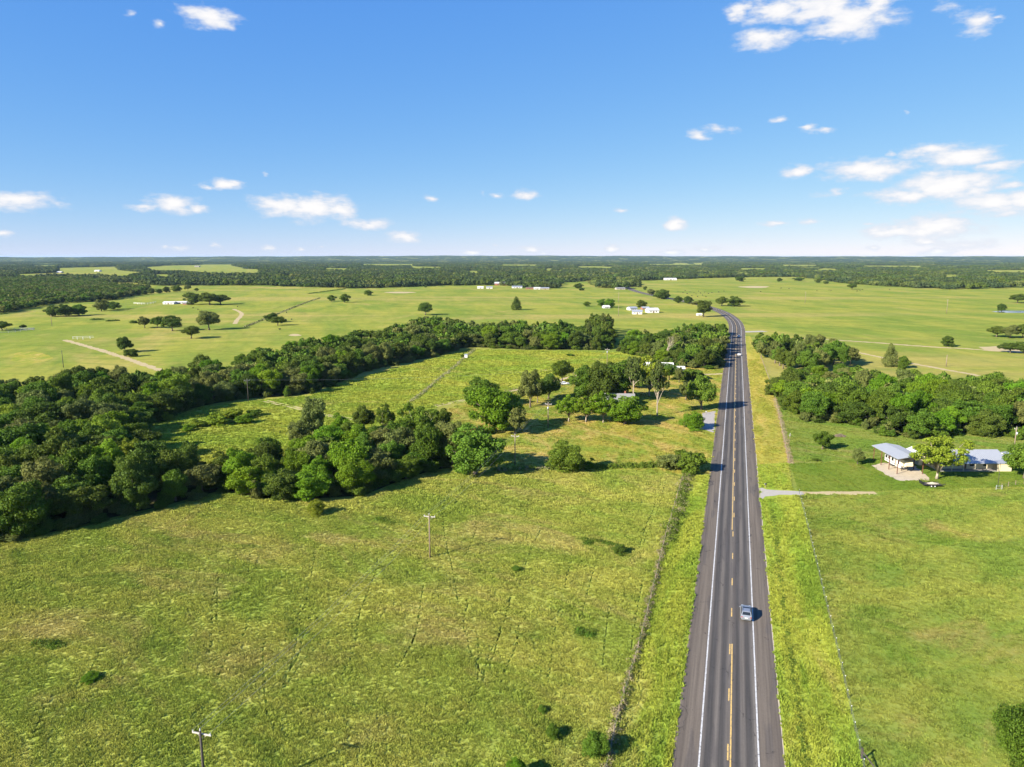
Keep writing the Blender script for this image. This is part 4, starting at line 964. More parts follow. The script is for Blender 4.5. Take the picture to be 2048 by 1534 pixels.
def patch_mesh(seed, sp=30, k=3):
    rng = np.random.default_rng(seed); Pp, Nn, S, T = [], [], [], []
    for i in range(k):
        for j in range(k):
            c = np.array([(i - (k - 1) / 2) * sp / k + rng.uniform(-3, 3), (j - (k - 1) / 2) * sp / k + rng.uniform(-3, 3), rng.uniform(3.0, 6.6)])
            rad = np.array([1, 1, 0]) * rng.uniform(3.6, 6.8) + np.array([0, 0, rng.uniform(3.0, 5.8)])
            m = 150; d = unit(rng.normal(size=(m, 3))); d[:, 2] = np.where(d[:, 2] < -.5, -d[:, 2], d[:, 2])
            p = c + d * rad * rng.uniform(.7, 1.05, (m, 1)); p[:, 2] = np.maximum(p[:, 2], .5)
            Pp.append(p); Nn.append(unit(d + rng.normal(size=(m, 3)) * .45)); S.append(rng.uniform(.8, 1.5, m)); T.append(rng.uniform(.1, .75) * .7 + rng.uniform(0, .5, m) - .05)
    return leaf_mesh('forest_patch', np.vstack(Pp), np.vstack(Nn), np.concatenate(S), np.concatenate(T), rng, LEAF['dark'])
FARDARK = leafmat('forest_leaves', (.030, .052, .018), (.078, .104, .034), .15)
PATCHES = [(patch_mesh(100 + i), m_) for i in range(5) for m_ in (FARDARK, LEAF['dark'], LEAF['cedar'], LEAF['grey'] if i % 2 else FARDARK, LEAF['cedar'])]
px_, py_, ps_ = [], [], []
for (y0, y1, sp) in ((700, 3000, 27), (3000, 9000, 38)):
    gx = np.arange(-1.0 * y1, 1.0 * y1, sp); gy = np.arange(y0, y1, sp)
    X, Y = np.meshgrid(gx, gy); X = (X + rngF.uniform(-.3, .3, X.shape) * sp).ravel(); Y = (Y + rngF.uniform(-.3, .3, Y.shape) * sp).ravel()
    ok = (np.abs(X) < .78 * Y + 40); X, Y = X[ok], Y[ok]
    ok = inpoly(FAR, X, Y)
    for c in CLEAR: ok &= ~inpoly(c, X, Y)
    # glades: a slow wave pattern leaves some small openings
    gl = np.sin(X / 211 + 1.3 * np.sin(Y / 390)) * np.sin(Y / 330 + .7 * np.sin(X / 170)); ok &= ~((gl > .86) & (Y > 2300))
    px_.append(X[ok]); py_.append(Y[ok]); ps_.append(np.full(ok.sum(), sp / 27))
px_, py_, ps_ = map(np.concatenate, (px_, py_, ps_)); n = len(px_); print('forest patches', n)
hz = rngF.uniform(.6, 1.3, n)
scatter('forest', np.c_[px_, py_, np.zeros(n)], rngF.integers(0, 4, n) * math.pi / 2 + rngF.uniform(-.2, .2, n), np.c_[ps_, ps_, hz], rngF.integers(0, len(PATCHES), n), PATCHES, 'dense forest stretching from the far fields towards the horizon', 'forest')
# low wooded ridges up to the horizon: leafy canopy seen edge on
def canopy():
    m, n_, out = newmat('distant_canopy'); g = n_.n('ShaderNodeNewGeometry')
    pos = n_.vec('MULTIPLY', g.outputs['Position'], (1, .35, 0)); a, _ = n_.noise(pos, .0045, 5, .65); b, _ = n_.noise(pos, .03, 3, .6)
    col = n_.mix(b, (.028, .046, .018), (.056, .076, .028)); col = n_.mix(n_.ss(a, .565, .61), col, (.21, .22, .06))
    d = n_.n('ShaderNodeBsdfDiffuse'); n_.l(col, d.inputs[0]); n_.l(d.outputs[0], out.inputs[0])
    rr = np.geomspace(6300, 42000, 250); aa = np.radians(np.arange(-54, 54.01, .16)); RR, AA = np.meshgrid(rr, aa, indexing='ij')
    X = RR * np.sin(AA); Y = RR * np.cos(AA); rg = np.random.default_rng(3)
    deg = np.degrees(AA)
    hill = 76 * np.exp(-((RR - 14500) / 3500) ** 2) * (.80 + .22 * np.exp(-((deg + 1) / 14) ** 2) + .03 * np.sin(deg * .8) + .03 * np.sin(deg * 2.3 + 1))
    hill += 45 * np.exp(-((RR - 25000) / 5000) ** 2) * (.6 + .12 * np.sin(deg * .33 + .8) + .04 * np.sin(deg * 1.7)) - 12 * np.exp(-((deg + 32) / 10) ** 2)
    hill += 14 * np.exp(-((RR - 12000) / 1500) ** 2) * np.exp(-((deg + 13.2) / 1.0) ** 2)
    Z = np.clip(hill, 0, None) + 8.5 + rg.uniform(-2.6, 2.6, RR.shape); Z[0] = -1
    ni, nj = RR.shape; idx = np.arange(ni * nj).reshape(ni, nj)
    f = np.stack([idx[:-1, :-1], idx[:-1, 1:], idx[1:, 1:], idx[1:, :-1]], -1).reshape(-1, 4)[:, ::-1]
    me = bpy.data.meshes.new('hills'); me.vertices.add(ni * nj); me.vertices.foreach_set('co', np.stack([X, Y, Z], -1).astype(np.float32).reshape(-1))
    me.loops.add(f.size); me.loops.foreach_set('vertex_index', f.reshape(-1).astype(np.int32)); me.polygons.add(len(f)); me.polygons.foreach_set('loop_start', (np.arange(len(f)) * 4).astype(np.int32))
    me.update(calc_edges=True); me.validate(); me.materials.append(m); o = link('hills', me); o['kind'] = 'structure'
canopy()

# ------------------------------------------------------------------ grass: tufts on the near ground
def tuft(name, seed, mat, nb=15, rad=.26, hgt=.3, wid=.075):
    rng = random.Random(seed); m = MB()
    for i in range(nb):
        a = rng.uniform(0, 6.28); r = rad * math.sqrt(rng.random()); x, y = r * math.cos(a), r * math.sin(a)
        b = rng.uniform(0, 6.28); lx, ly = rng.uniform(.05, .22) * math.cos(a) , rng.uniform(.05, .22) * math.sin(a); h = hgt * rng.uniform(.55, 1.15); w_ = wid * rng.uniform(.7, 1.3)
        dx_, dy_ = w_ * math.cos(b), w_ * math.sin(b)
        m.add([(x - dx_, y - dy_, 0), (x + dx_, y + dy_, 0), (x + lx * .5 + dx_ * .7, y + ly * .5 + dy_ * .7, h * .6), (x + lx, y + ly, h), (x + lx * .5 - dx_ * .7, y + ly * .5 - dy_ * .7, h * .6)], [(0, 1, 2, 3, 4)])
    me = bpy.data.meshes.new(name); me.from_pydata(m.v, [], m.f); me.materials.append(mat); return me
TRAILS_PX = [  # cattle paths trodden through the pasture
 [(752, 1075), (754, 1105), (752, 1140), (735, 1185), (718, 1230), (712, 1280), (700, 1320), (683, 1350)], [(718, 1232), (690, 1260), (640, 1290), (600, 1330), (570, 1375)],
 [(630, 1110), (620, 1160), (612, 1200), (600, 1240), (588, 1300), (580, 1340)], [(440, 1225), (380, 1270), (330, 1305), (250, 1325)], [(420, 1405), (370, 1450), (320, 1500)],
 [(950, 1010), (952, 1050), (945, 1080), (930, 1110)], [(890, 1000), (886, 1040), (893, 1090), (905, 1140), (915, 1200)], [(1330, 965), (1315, 1020), (1300, 1050), (1286, 1090)],
 [(1322, 962), (1307, 1018), (1292, 1050), (1278, 1095)], [(955, 1270), (957, 1320), (955, 1360)], [(1220, 1210), (1212, 1260), (1205, 1330)], [(1285, 1160), (1272, 1230), (1262, 1300)],
 [(90, 1410), (75, 1450), (60, 1480)], [(1030, 1255), (1036, 1290)], [(830, 1270), (810, 1310), (790, 1345)], [(1080, 1060), (1062, 1100), (1050, 1130)], [(500, 1105), (496, 1150)], [(1190, 1130), (1176, 1180), (1160, 1240)]]
rngP = random.Random(15)
for _ in range(16):          # fainter paths wandering the same way
    qx, qy = rngP.uniform(60, 1180), rngP.uniform(1090, 1400); hd = rngP.uniform(-.75, .15); line = []
    for _k in range(rngP.randint(5, 10)):
        line.append((qx, qy)); qx += 16 * hd + rngP.uniform(-5, 5); qy += rngP.uniform(14, 26); hd += rngP.uniform(-.25, .25)
    if all(p_[1] < 1530 for p_ in line): TRAILS_PX.append(line)
trail_pts = []
TRAILM = flat('trodden_turf_grass_shade', (.060, .085, .014), 1.0, vary=.3, scale=2, spec=0.0)  # trodden turf, its colour darkened for the shadow of taller grass alongside
for tpx in TRAILS_PX:
    p = Path(GP(tpx), 1.5); p.ribbon('cattle_trail', 0, p.L, -.15, .15, .032, TRAILM, jit=.10, step=.8, seed=3)
    trail_pts += [(q.x, q.y) for q in p.p]
trail_pts = np.array(trail_pts)
rngG = np.random.default_rng(21)
dN = np.array([.2984, .9544])       # road direction on the straight
def road_off(X, Y): return (X - 25.9) * dN[1] - (Y - 75.4) * dN[0]
BLOCK = [GP([(1431,822),(1404,826),(1385,857),(1428,866)]), GP([(1521,974),(1605,983),(1607,990),(1522,1000)]), GP([(1742,931),(1770,925),(1830,932),(1862,957),(1800,963),(1765,945)]), [(117, 193), (143, 193), (143, 209), (117, 209)]]
def grass_fill(name, poly, pal, zones, label, hs, trails=False):
    mat = grassmat(name + '_blades', pal, True)
    protos = [tuft(name + '_tuft', s, mat) for s in range(5)]
    X_, Y_, S_ = [], [], []
    px = np.array([p[0] for p in poly]); py = np.array([p[1] for p in poly])
    for (y0, y1, dens, sc) in zones:
        lo, hi = max(y0, py.min()), min(y1, py.max())
        if hi <= lo: continue
        x0, x1 = max(px.min(), -.76 * hi - 6), min(px.max(), .76 * hi + 6)
        n = int((x1 - x0) * (hi - lo) * dens)
        if n <= 0: continue
        X = rngG.uniform(x0, x1, n); Y = rngG.uniform(lo, hi, n); ok = inpoly(poly, X, Y) & (np.abs(X) < .76 * Y + 5)
        for b in BLOCK: ok &= ~inpoly(b, X, Y)
        ok &= ~((np.abs(road_off(X, Y)) < 6.5) & (Y < 640))
        X, Y = X[ok], Y[ok]
        X_.append(X); Y_.append(Y); S_.append(np.full(len(X), sc))
    X, Y, S = map(np.concatenate, (X_, Y_, S_))
    tp = np.array([q for q in TRACK_PTS if inpoly(poly, np.array([q[0]]), np.array([q[1]]))[0]])
    if len(tp):
        keep = np.ones(len(X), bool)
        for k in range(0, len(X), 20000): keep[k:k + 20000] = ((X[k:k + 20000, None] - tp[None, :, 0]) ** 2 + (Y[k:k + 20000, None] - tp[None, :, 1]) ** 2).min(1) > .8 ** 2
        X, Y, S = X[keep], Y[keep], S[keep]
    n = len(X)
    # clumpy growth: taller and thinner stands in drifts
    drift = np.sin(X * .21 + 2 * np.sin(Y * .13)) * np.sin(Y * .19 + 1.7 * np.sin(X * .17)) * .5 + np.sin(X * .9 + 1.3 * np.sin(Y * .7)) * np.sin(Y * .8 + X * .33) * .5
    S = S * (1 + .22 * drift) * rngG.uniform(.6, 1.35, n)
    if trails:
        keep = np.ones(n, bool)
        for k in range(0, n, 20000):
            d2 = ((X[k:k + 20000, None] - trail_pts[None, :, 0]) ** 2 + (Y[k:k + 20000, None] - trail_pts[None, :, 1]) ** 2).min(1); keep[k:k + 20000] = d2 > .44 ** 2
        X, Y, S, drift = X[keep], Y[keep], S[keep], drift[keep]; n = len(X)
    H = hs * S * (1 + .35 * drift)
    print(name, n)
    scatter(name, np.c_[X, Y, np.full(n, .015)], rngG.uniform(0, 6.28, n), np.c_[S, S, H], rngG.integers(0, 5, n), protos, label, 'grass')
grass_fill('pasture_grass', left_pasture, PAL_LEFT, ((60, 110, 12, .72), (110, 160, 7.5, .92), (160, 230, 4, 1.25)), 'rough tussocky pasture grass between the woods and the overgrown fence', .85, True)
grass_fill('verge_grass', verge_l, PAL_VERGE, ((60, 130, 7, .9), (130, 230, 4, 1.1)), 'long yellow-green grass on the verge left of the highway', .95)
grass_fill('roadside_grass', verge_r, PAL_VERGE, ((60, 130, 7, .9), (130, 230, 4, 1.1)), 'long grass on the verge between the highway and the wire fence', .9)
grass_fill('paddock_grass', right_pasture, PAL_RIGHT, ((60, 110, 6.5, .85), (110, 190, 4.0, 1.1)), 'short green paddock grass right of the wire fence', .62)
grass_fill('yard_turf', yard, PAL_YARD, ((190, 420, 1.4, 1.5),), 'dry mown grass around the roadside homestead', .35)
grass_fill('meadow_turf', meadow, PAL_MEADOW, ((180, 330, 1.2, 1.9), (330, 480, .6, 2.4)), 'bright meadow grass between the creek wood and the homestead', .55)
grass_fill('lawn_turf', lawn + [], PAL_LAWN, ((160, 240, 2.6, 1.0),), 'short lawn grass around the carport', .4)
grass_fill('yard_grass', yard_r, dict(PAL_LEFT, green=(.13, .20, .030), yellow=(.195, .225, .042), tan=(.30, .23, .09)), ((180, 330, 2.0, 1.2),), 'green yard grass between the right wood and the carport lawn', .45)
grass_fill('mown_turf', mown, PAL_MOWN, ((190, 420, 1.6, 1.3),), 'pale mown grass on the verge right of the highway', .4)

# ------------------------------------------------------------------ hedgerow, overgrown fences, brush
LEAF['dry'] = leafmat('dry_weeds', (.220, .200, .095), (.400, .350, .190), .25)
LEAF['weed'] = leafmat('green_weeds', (.090, .150, .018), (.180, .240, .036), .3)
def brush(name, label, cat, pts, width, height, n, leaf, parts, seed, group=None):
    """a strip of weeds and brambles along a line; parts: (part name, shade, share)"""
    path = Path(pts, 1.0); rng = np.random.default_rng(seed); x0, y0, _ = path.at(0)
    root = thing(name, label, cat, (x0, y0, 0), 0, group)
    for (pn, sh, share) in parts:
        m = int(n * share); nl = max(6, int(path.L / (width * .28)))
        ds = rng.uniform(0, path.L, nl); lump = rng.uniform(.45, 1.0, nl) * (.7 + .3 * np.sin(ds * .35 + seed) ** 2); of = rng.normal(size=nl) * width * .22
        li = rng.integers(0, nl, m); d = unit(rng.normal(size=(m, 3))); d[:, 2] = np.abs(d[:, 2])
        base = np.array([path.at(a, b)[:2] for a, b in zip(ds, of)])
        hh = height * lump; p = np.empty((m, 3))
        p[:, :2] = base[li] + d[:, :2] * (width * .5 * rng.uniform(.5, 1.05, m))[:, None]; p[:, 2] = np.maximum(.03, d[:, 2] * hh[li] * rng.uniform(.6, 1.05, m))
        nn = unit(d + rng.normal(size=(m, 3)) * .6); p[:, 0] -= x0; p[:, 1] -= y0
        lt = rng.uniform(.1, .9, nl)
        link(pn, leaf_mesh(pn, p, nn, leaf * rng.uniform(.5, 1.3, m), lt[li] * .6 + rng.uniform(0, .5, m), rng, LEAF[sh]), root)
    return root
brush('hedgerow', 'clipped-looking dark hedgerow running from the big bushy tree to the road mound', 'hedge', GP([(1150, 939), (1185, 937), (1250, 935), (1335, 933)]), 2.3, 2.5, 9000, .17, (('foliage', 'mid', .7), ('weeds', 'weed', .3)), 3)
brush('bramble_strip', 'low weedy strip left of the big hedgerow tree', 'hedge', GP([(985, 943), (1040, 940), (1110, 939)]), 1.9, 1.5, 4600, .17, (('foliage', 'weed', .6), ('weeds', 'dry', .4)), 4)
brush('bramble_strip', 'leafy green bramble strip at the upper end of the overgrown fence', 'hedge', GP([(1378, 945), (1366, 985), (1356, 1025), (1345, 1055), (1336, 1085)]), 2.6, 1.7, 9000, .15, (('foliage', 'weed', .75), ('weeds', 'dry', .25)), 5)
brush('bramble_strip', 'dry grey-brown weeds along the lower overgrown fence', 'hedge', FENCE_L[:-2], 1.35, .85, 20000, .10, (('weeds', 'dry', .55), ('foliage', 'weed', .45)), 6)
brush('meadow_hedge', 'thin brown hedge line crossing the meadow up to the creek wood', 'hedge', GP([(822, 804), (850, 783), (880, 757), (905, 738), (931, 714), (950, 699)]), 2.0, 1.3, 5200, .22, (('weeds', 'dry', .75), ('foliage', 'mid', .25)), 7)
brush('field_hedge', 'dark boundary line crossing the far left field diagonally', 'hedge', GP([(488, 655), (520, 642), (560, 626), (610, 606), (640, 596)]), 3.0, 1.3, 5000, .45, (('weeds', 'dry', .45), ('foliage', 'dark', .55)), 8)
brush('field_hedge', 'boundary line continuing to the far forest left of centre', 'hedge', GP([(618, 587.5), (645, 584), (690, 578)]), 4.0, 1.5, 3000, .6, (('foliage', 'dark', 1.0),), 9)
brush('straw_row', 'brown windrow of dry straw lying along the fence of the mown verge', 'straw', [(q.x, q.y) for q in SW.p][::4], 1.3, .45, 6000, .12, (('straw', 'dry', 1.0),), 13)
brush('weed_patch', 'flat dark weed mound, left one above the far left field oaks', 'weeds', GP([(185, 640), (203, 639)]), 6, 1.6, 1500, .5, (('foliage', 'dark', 1.0),), 10, 'mounds in the far left field')
brush('weed_patch', 'flat dark weed mound, right one above the far left field oaks', 'weeds', GP([(217, 642.5), (234, 641.5)]), 6, 1.6, 1500, .5, (('foliage', 'dark', 1.0),), 11, 'mounds in the far left field')
brush('ditch_shade_weeds', 'dark green weed strip standing in for ditch shade on the verge right of the highway', 'weeds', GP([(1612, 1534), (1592, 1400), (1574, 1260), (1560, 1150), (1552, 1080), (1544, 1020)]), 1.0, .42, 12000, .10, (('foliage', 'weed', 1.0),), 12)  # strip of darker weeds imitating the shading of the ditch on flat ground
for i_, (lab_, px, py, wp) in enumerate((('flat dark weed patch above the round pasture bush', 1207, 1085, 54), ('thin flat weed patch left of the dark pasture bush', 1170, 1082, 26), ('flat weed patch near the left edge of the pasture', 96, 1288, 44), ('flat weed patch left of the pasture pole', 775, 1043, 34), ('flat weed clump in the lower right of the pasture', 1168, 1266, 30))):
    brush('weed_patch', lab_, 'weeds', GP([(px - wp / 2, py - 5), (px, py), (px + wp / 2, py + 6)]), 2.2, .65, 1500, .13, (('foliage', 'mid', .55), ('weeds', 'weed', .45)), 40 + i_, BUSHG)
def brush_pile(px, py, wpx, hpx, label, seed):
    x, y = G(px, py); k = ppm(x, y); w_ = wpx / k; rng = random.Random(seed); root = thing('brush_pile', label, 'brush pile', (x, y, 0))
    for j in range(3):
        m = MB()
        for i in range(45):
            a = rng.uniform(0, 6.28); r = w_ / 2 * math.sqrt(rng.random()) * .8; b = rng.uniform(0, 6.28); L = rng.uniform(.6, 1.6); z = rng.uniform(.05, 1.1) * (1 - r / (w_ / 2)) + .06
            c = Vector((r * math.cos(a), r * math.sin(a) * .7, z)); d = Vector((math.cos(b), math.sin(b), rng.uniform(-.15, .35))) * L / 2
            m.tube([c - d, c + d], [.06, .03], 4)
        m.build('branch_heap', DEADWOOD if j < 2 else BARK, root)
brush_pile(1680, 873, 28, 12, 'brown pile of cut branches on the grass above the round yard tree', 1)
brush_pile(1338, 712, 26, 10, 'pile of brown debris in the gap of the wood behind the white-roofed house', 2)

def snag(px, py, hpx, label, seed):
    x, y = G(px, py); h = height_for(x, y, hpx); rng = random.Random(seed); root = thing('dead_tree', label, 'tree', (x, y, 0), 0, 'bare trees among the woods')
    tw = MB(); tr_ = MB()
    def grow(p, d, L, r, dep):
        q = p + d * L; m_ = p.lerp(q, .5) + Vector((rng.uniform(-1, 1), rng.uniform(-1, 1), 0)) * L * .06
        (tr_ if dep == 0 else tw).tube([p, m_, q], [r, r * .8, r * .6], 5)
        if dep < 4:
            for _ in range(3 if dep < 3 else 2):
                nd = (d + Vector((rng.uniform(-1, 1), rng.uniform(-1, 1), rng.uniform(-.2, .6))) * .75).normalized(); grow(p.lerp(q, rng.uniform(.55, 1)), nd, L * rng.uniform(.5, .75), r * .55, dep + 1)
    grow(Vector((0, 0, 0)), Vector((0, 0, 1)), h * .42, h * .024, 0)
    tr_.build('trunk', PALEBARK, root, True); tw.build('branches', PALEBARK, root)
snag(1333, 722, 52, 'bare pale tree at the gap of the wood left of the highway', 1); snag(258, 812, 50, 'bare grey tree standing in the left wood behind the clearing', 2)
snag(1745, 802, 46, 'bare pale tree showing over the wood behind the carport', 3); snag(8, 1072, 88, 'pale bare trunks at the front of the left wood by the picture edge', 4); snag(1005, 862, 46, 'thin bare tree at the left edge of the homestead lawn', 5)

# ------------------------------------------------------------------ wire and pipe fences
def fence(name, label, pts, spacing, ph, pr, postm, wires, wirem, wr=.006, tips=False, group=None, square=False):
    path = Path(pts, 2.0); x0, y0, _ = path.at(0); root = thing(name, label, 'fence', (x0, y0, 0), 0, group)
    pm = MB(); (pm.box((0, 0, ph / 2), (pr * 2, pr * 2, ph)) if square else pm.cyl((0, 0, ph / 2), pr, ph, n=7)); pmesh = pm.mesh('post', postm)
    tm = MB().cyl((0, 0, ph + .04), pr * 1.1, .1, n=6).mesh('post_tip', WHITETIP) if tips else None
    n = int(path.L / spacing); rng = random.Random(len(label))
    for i in range(n + 1):
        x, y, _ = path.at(i * spacing); o = link('post', pmesh, root); o.location = (x - x0, y - y0, -.02); o.rotation_euler = (rng.uniform(-.05, .05), rng.uniform(-.05, .05), rng.uniform(0, 6))
        if tips:
            t = link('post_tip', tm, o)
    for z in wires:
        m = MB(); m.tube([(path.at(d)[0] - x0, path.at(d)[1] - y0, z) for d in np.linspace(0, path.L, max(2, int(path.L / 6)))], wr, 4, False); m.build('wire', wirem, root)
    return root
fr = fence('wire_fence', 'barbed wire fence with white-tipped steel posts right of the highway', FENCE_R, 3.6, 1.25, .045, TPOST, (.3, .6, .9, 1.15), WIREM, .006, True)
m = MB(); cx, cyy = G(1723, 1520); x0, y0 = fr.location.x, fr.location.y
m.tube([(cx - x0, cyy - y0, 0), (cx - x0, cyy - y0, 1.6)], .13, 8); m.build('corner_post', DARKPOLE, fr)
m = MB(); m.tube([(cx - x0, cyy - y0, 1.2), (cx - x0 + .9, cyy - y0 - 2.6, .1)], .08, 6); m.build('brace', DARKPOLE, fr)
fence('wire_fence', 'old cedar-post fence buried in the dry weeds left of the highway', FENCE_L, 4.2, 1.3, .075, CEDARPOST, (.4, .8, 1.1), WIREM)
fence('wire_fence', 'cedar-post fence along the straw row right of the mown verge', FENCE_R2, 5, 1.3, .08, CEDARPOST, (.4, .8, 1.1), WIREM)
fence('wire_fence', 'post fence crossing the meadow beside the thin brown hedge', GP([(815, 808), (850, 782), (905, 737), (950, 698)]), 7, 1.4, .09, CEDARPOST, (.5, 1.0), WIREM)
fence('wire_fence', 'short post fence by the white gate posts right of the trailer', GP([(2003, 976), (2030, 970), (2070, 966)]), 3, 1.3, .07, CEDARPOST, (.4, .8, 1.15), WIREM)
fence('wire_fence', 'fence posts along the farm track behind the homestead', GP([(1010, 785), (1080, 769), (1160, 746), (1255, 724)]), 6, 1.3, .1, CEDARPOST, (.6, 1.1), WIREM, .02)
fence('pipe_corral', 'grey pipe corral at the left edge of the far field', GP([(-20, 668), (20, 666), (50, 662), (70, 660)]), 6, 1.9, .14, flat('grey_pipe', (.33, .33, .32), .6), (.6, 1.1, 1.75), MATS['grey_pipe'], .1)
fence('pipe_corral', 'second rail of the grey pipe corral at the left edge', GP([(-20, 661), (25, 660), (70, 660)]), 6, 1.9, .14, MATS['grey_pipe'], (.6, 1.1, 1.75), MATS['grey_pipe'], .1)
fence('cattle_guard_fence', 'pale pipe gate panels where the tan field track starts', GP([(146, 678), (165, 679), (188, 677)]), 5, 2.0, .16, WHITE, (.7, 1.8), WHITE, .1)
fence('pipe_corral', 'pale pen beside the left end of the white farm sheds', GP([(268, 608), (290, 609), (312, 606)]), 9, 2.2, .22, WHITE, (.9, 2.0), WHITE, .18)
# white gate posts
gx, gy = G(1992, 980); gt = thing('gate', 'pair of white gate posts with a thin pipe gate right of the trailer', 'gate', (gx, gy, 0))
for dx_ in (0, 1.5): MB().cyl((dx_, 0, .65), .075, 1.3, n=8).build('post', ALU, gt)
for z in (.4, .9, 1.2): MB().tube([(.1, 0, z), (1.4, 0, z)], .025, 5).build('rail', ALU, gt)

# ------------------------------------------------------------------ utility poles and wires
def utility_pole(px, py, label, h=9.2, az=0.0, arm=2.4, dark=False, can=False, loc=None, r=.15, insul=True):
    x, y = loc or G(px, py); root = thing('utility_pole', label, 'utility pole', (x, y, 0), az, 'utility poles')
    MB().tube([(0, 0, 0), (0, 0, h * .5), (0, 0, h)], [r * 1.2, r, r * .8], 8).build('shaft', DARKPOLE if dark else WOODPOLE, root, True)
    if arm:
        a = MB().box((0, r + .06, h - .55), (arm, .11, .15)).build('crossarm', GREYARM, root)
        for s in (-.46, .0, .46):
            q = MB().cyl((s * arm, r + .06, h - .34), .075, .22, n=7, r2=.045) if s else MB().cyl((0, 0, h + .12), .075, .26, n=7, r2=.045)
            q.build('insulator', PORC, a)
        m = MB()
        for s in (-1, 1): m.tube([(s * arm * .3, r + .13, h - .55), (0, r + .05, h - 1.15)], .03, 4)
        m.build('brace', GREYARM, root)
    if can:
        MB().cyl((0, -r - .25, h - 1.9), .26, .9, n=12).build('transformer', ALU, root, True)
    return (x, y, az, h, arm)
LA = G(400, 1461, 9.2); LB = G(860, 1115); LC = G(1030, 930); LD = G(1096, 856); LE = G(1214, 733)
def perp(a, b): return math.atan2(b[1] - a[1], b[0] - a[0]) - math.pi / 2
POLES = [utility_pole(0, 0, 'dark pole with pale crossarm cut by the bottom of the picture', az=perp(LA, LB), dark=True, loc=LA),
 utility_pole(0, 0, 'brown utility pole with pale crossarm alone in the near pasture', az=perp(LA, LC), loc=LB),
 utility_pole(0, 0, 'utility pole standing where the hedgerow meets the pasture wood', az=perp(LB, LD), loc=LC),
 utility_pole(0, 0, 'utility pole on the homestead lawn left of the front row trees', az=perp(LC, LE), loc=LD, can=True),
 utility_pole(0, 0, 'utility pole with transformer at the back of the meadow', az=perp(LD, LE), loc=LE, can=True, h=10)]
WLO = [utility_pole(497, 803, 'grey pole against the dark wood left of the farm track', h=9.5, az=.5, dark=True), utility_pole(1176, 757, 'short service pole beside the pickup behind the homestead', h=6, arm=1.2, az=.3)]
utility_pole(1237, 632, 'distant pole right of the tall dark grove', h=11, arm=0, r=.22); utility_pole(1610, 607, 'thin pole in the right far field, left one', h=15, arm=1.5, r=.22); utility_pole(1893, 627, 'thin pole in the right far field, right one', h=15, arm=1.5, r=.22)
utility_pole(1237, 605, 'distant pole in the field behind the farmhouse trees', h=13, arm=2, r=.25)
utility_pole(104, 652, 'thin brown pole in the far left field below the clump', h=10, arm=0, r=.2); utility_pole(127, 735, 'short pole showing above the left wood', h=9.5, arm=0, dark=True)
utility_pole(1892, 733, 'brown pole rising behind the right wood', h=6.5, arm=0, r=.2); utility_pole(2027, 906, 'pole with a white transformer behind the house at right', h=8.2, arm=1.0, can=True)
utility_pole(1579, 888, 'thin pale post on the grass right of the straw row', h=3.4, arm=.5, r=.06); utility_pole(1995, 977, 'thin dark mast rising beside the white gate posts', h=7.0, arm=0, r=.06, dark=True)
def span(a, b, label, off):
    def att(p):
        x, y, az, h, arm = p
        return Vector((x + off * arm * math.cos(az), y + off * arm * math.sin(az), h + (.25 if off == 0 else -.22)))
    A, B = att(a), att(b); sag = (B - A).length * .012
    m = MB(); m.tube([A.lerp(B, t) - Vector((0, 0, sag * 4 * t * (1 - t))) for t in np.linspace(0, 1, 13)], .011, 4, False)
    tag(m.build('power_wire', WIREM), label, 'wire', 'power wires between the utility poles')
SN = ('the bottom pole and the pasture pole', 'the pasture pole and the hedgerow pole', 'the hedgerow pole and the lawn pole', 'the lawn pole and the meadow pole')
for i in range(4):
    for off, wd in ((-.46, 'left'), (0, 'top'), (.46, 'right')): span(POLES[i], POLES[i + 1], '%s power wire between %s' % (wd, SN[i]), off)
for off, wd in ((-.46, 'left'), (.46, 'right')): span(WLO[0], WLO[1], '%s power wire from the dark wood pole to the service pole' % wd, off)

# ------------------------------------------------------------------ vehicles (x forward)
def ring(x, w_, zb, zt): return [(x, -w_ * .9, zb), (x, -w_, zb + .14), (x, -w_, zt - .14), (x, -w_ * .9, zt), (x, w_ * .9, zt), (x, w_, zt - .14), (x, w_, zb + .14), (x, w_ * .9, zb)]
def panel(face, u0, u1, v0, v1, push):
    """a pane lying on the quad face (a b c d), a little proud of it"""
    a, b, c, d = [Vector(p) for p in face]; nrm = (b - a).cross(d - a).normalized()
    def q(u, v): return (a * (1 - u) + b * u) * (1 - v) + (d * (1 - u) + c * u) * v + nrm * push
    t = [q(u0, v0), q(u1, v0), q(u1, v1), q(u0, v1)]; bk = [p - nrm * (push * 2) for p in t]
    return MB().add(t + bk, [(0, 1, 2, 3), (7, 6, 5, 4), (0, 4, 5, 1), (1, 5, 6, 2), (2, 6, 7, 3), (3, 7, 4, 0)])
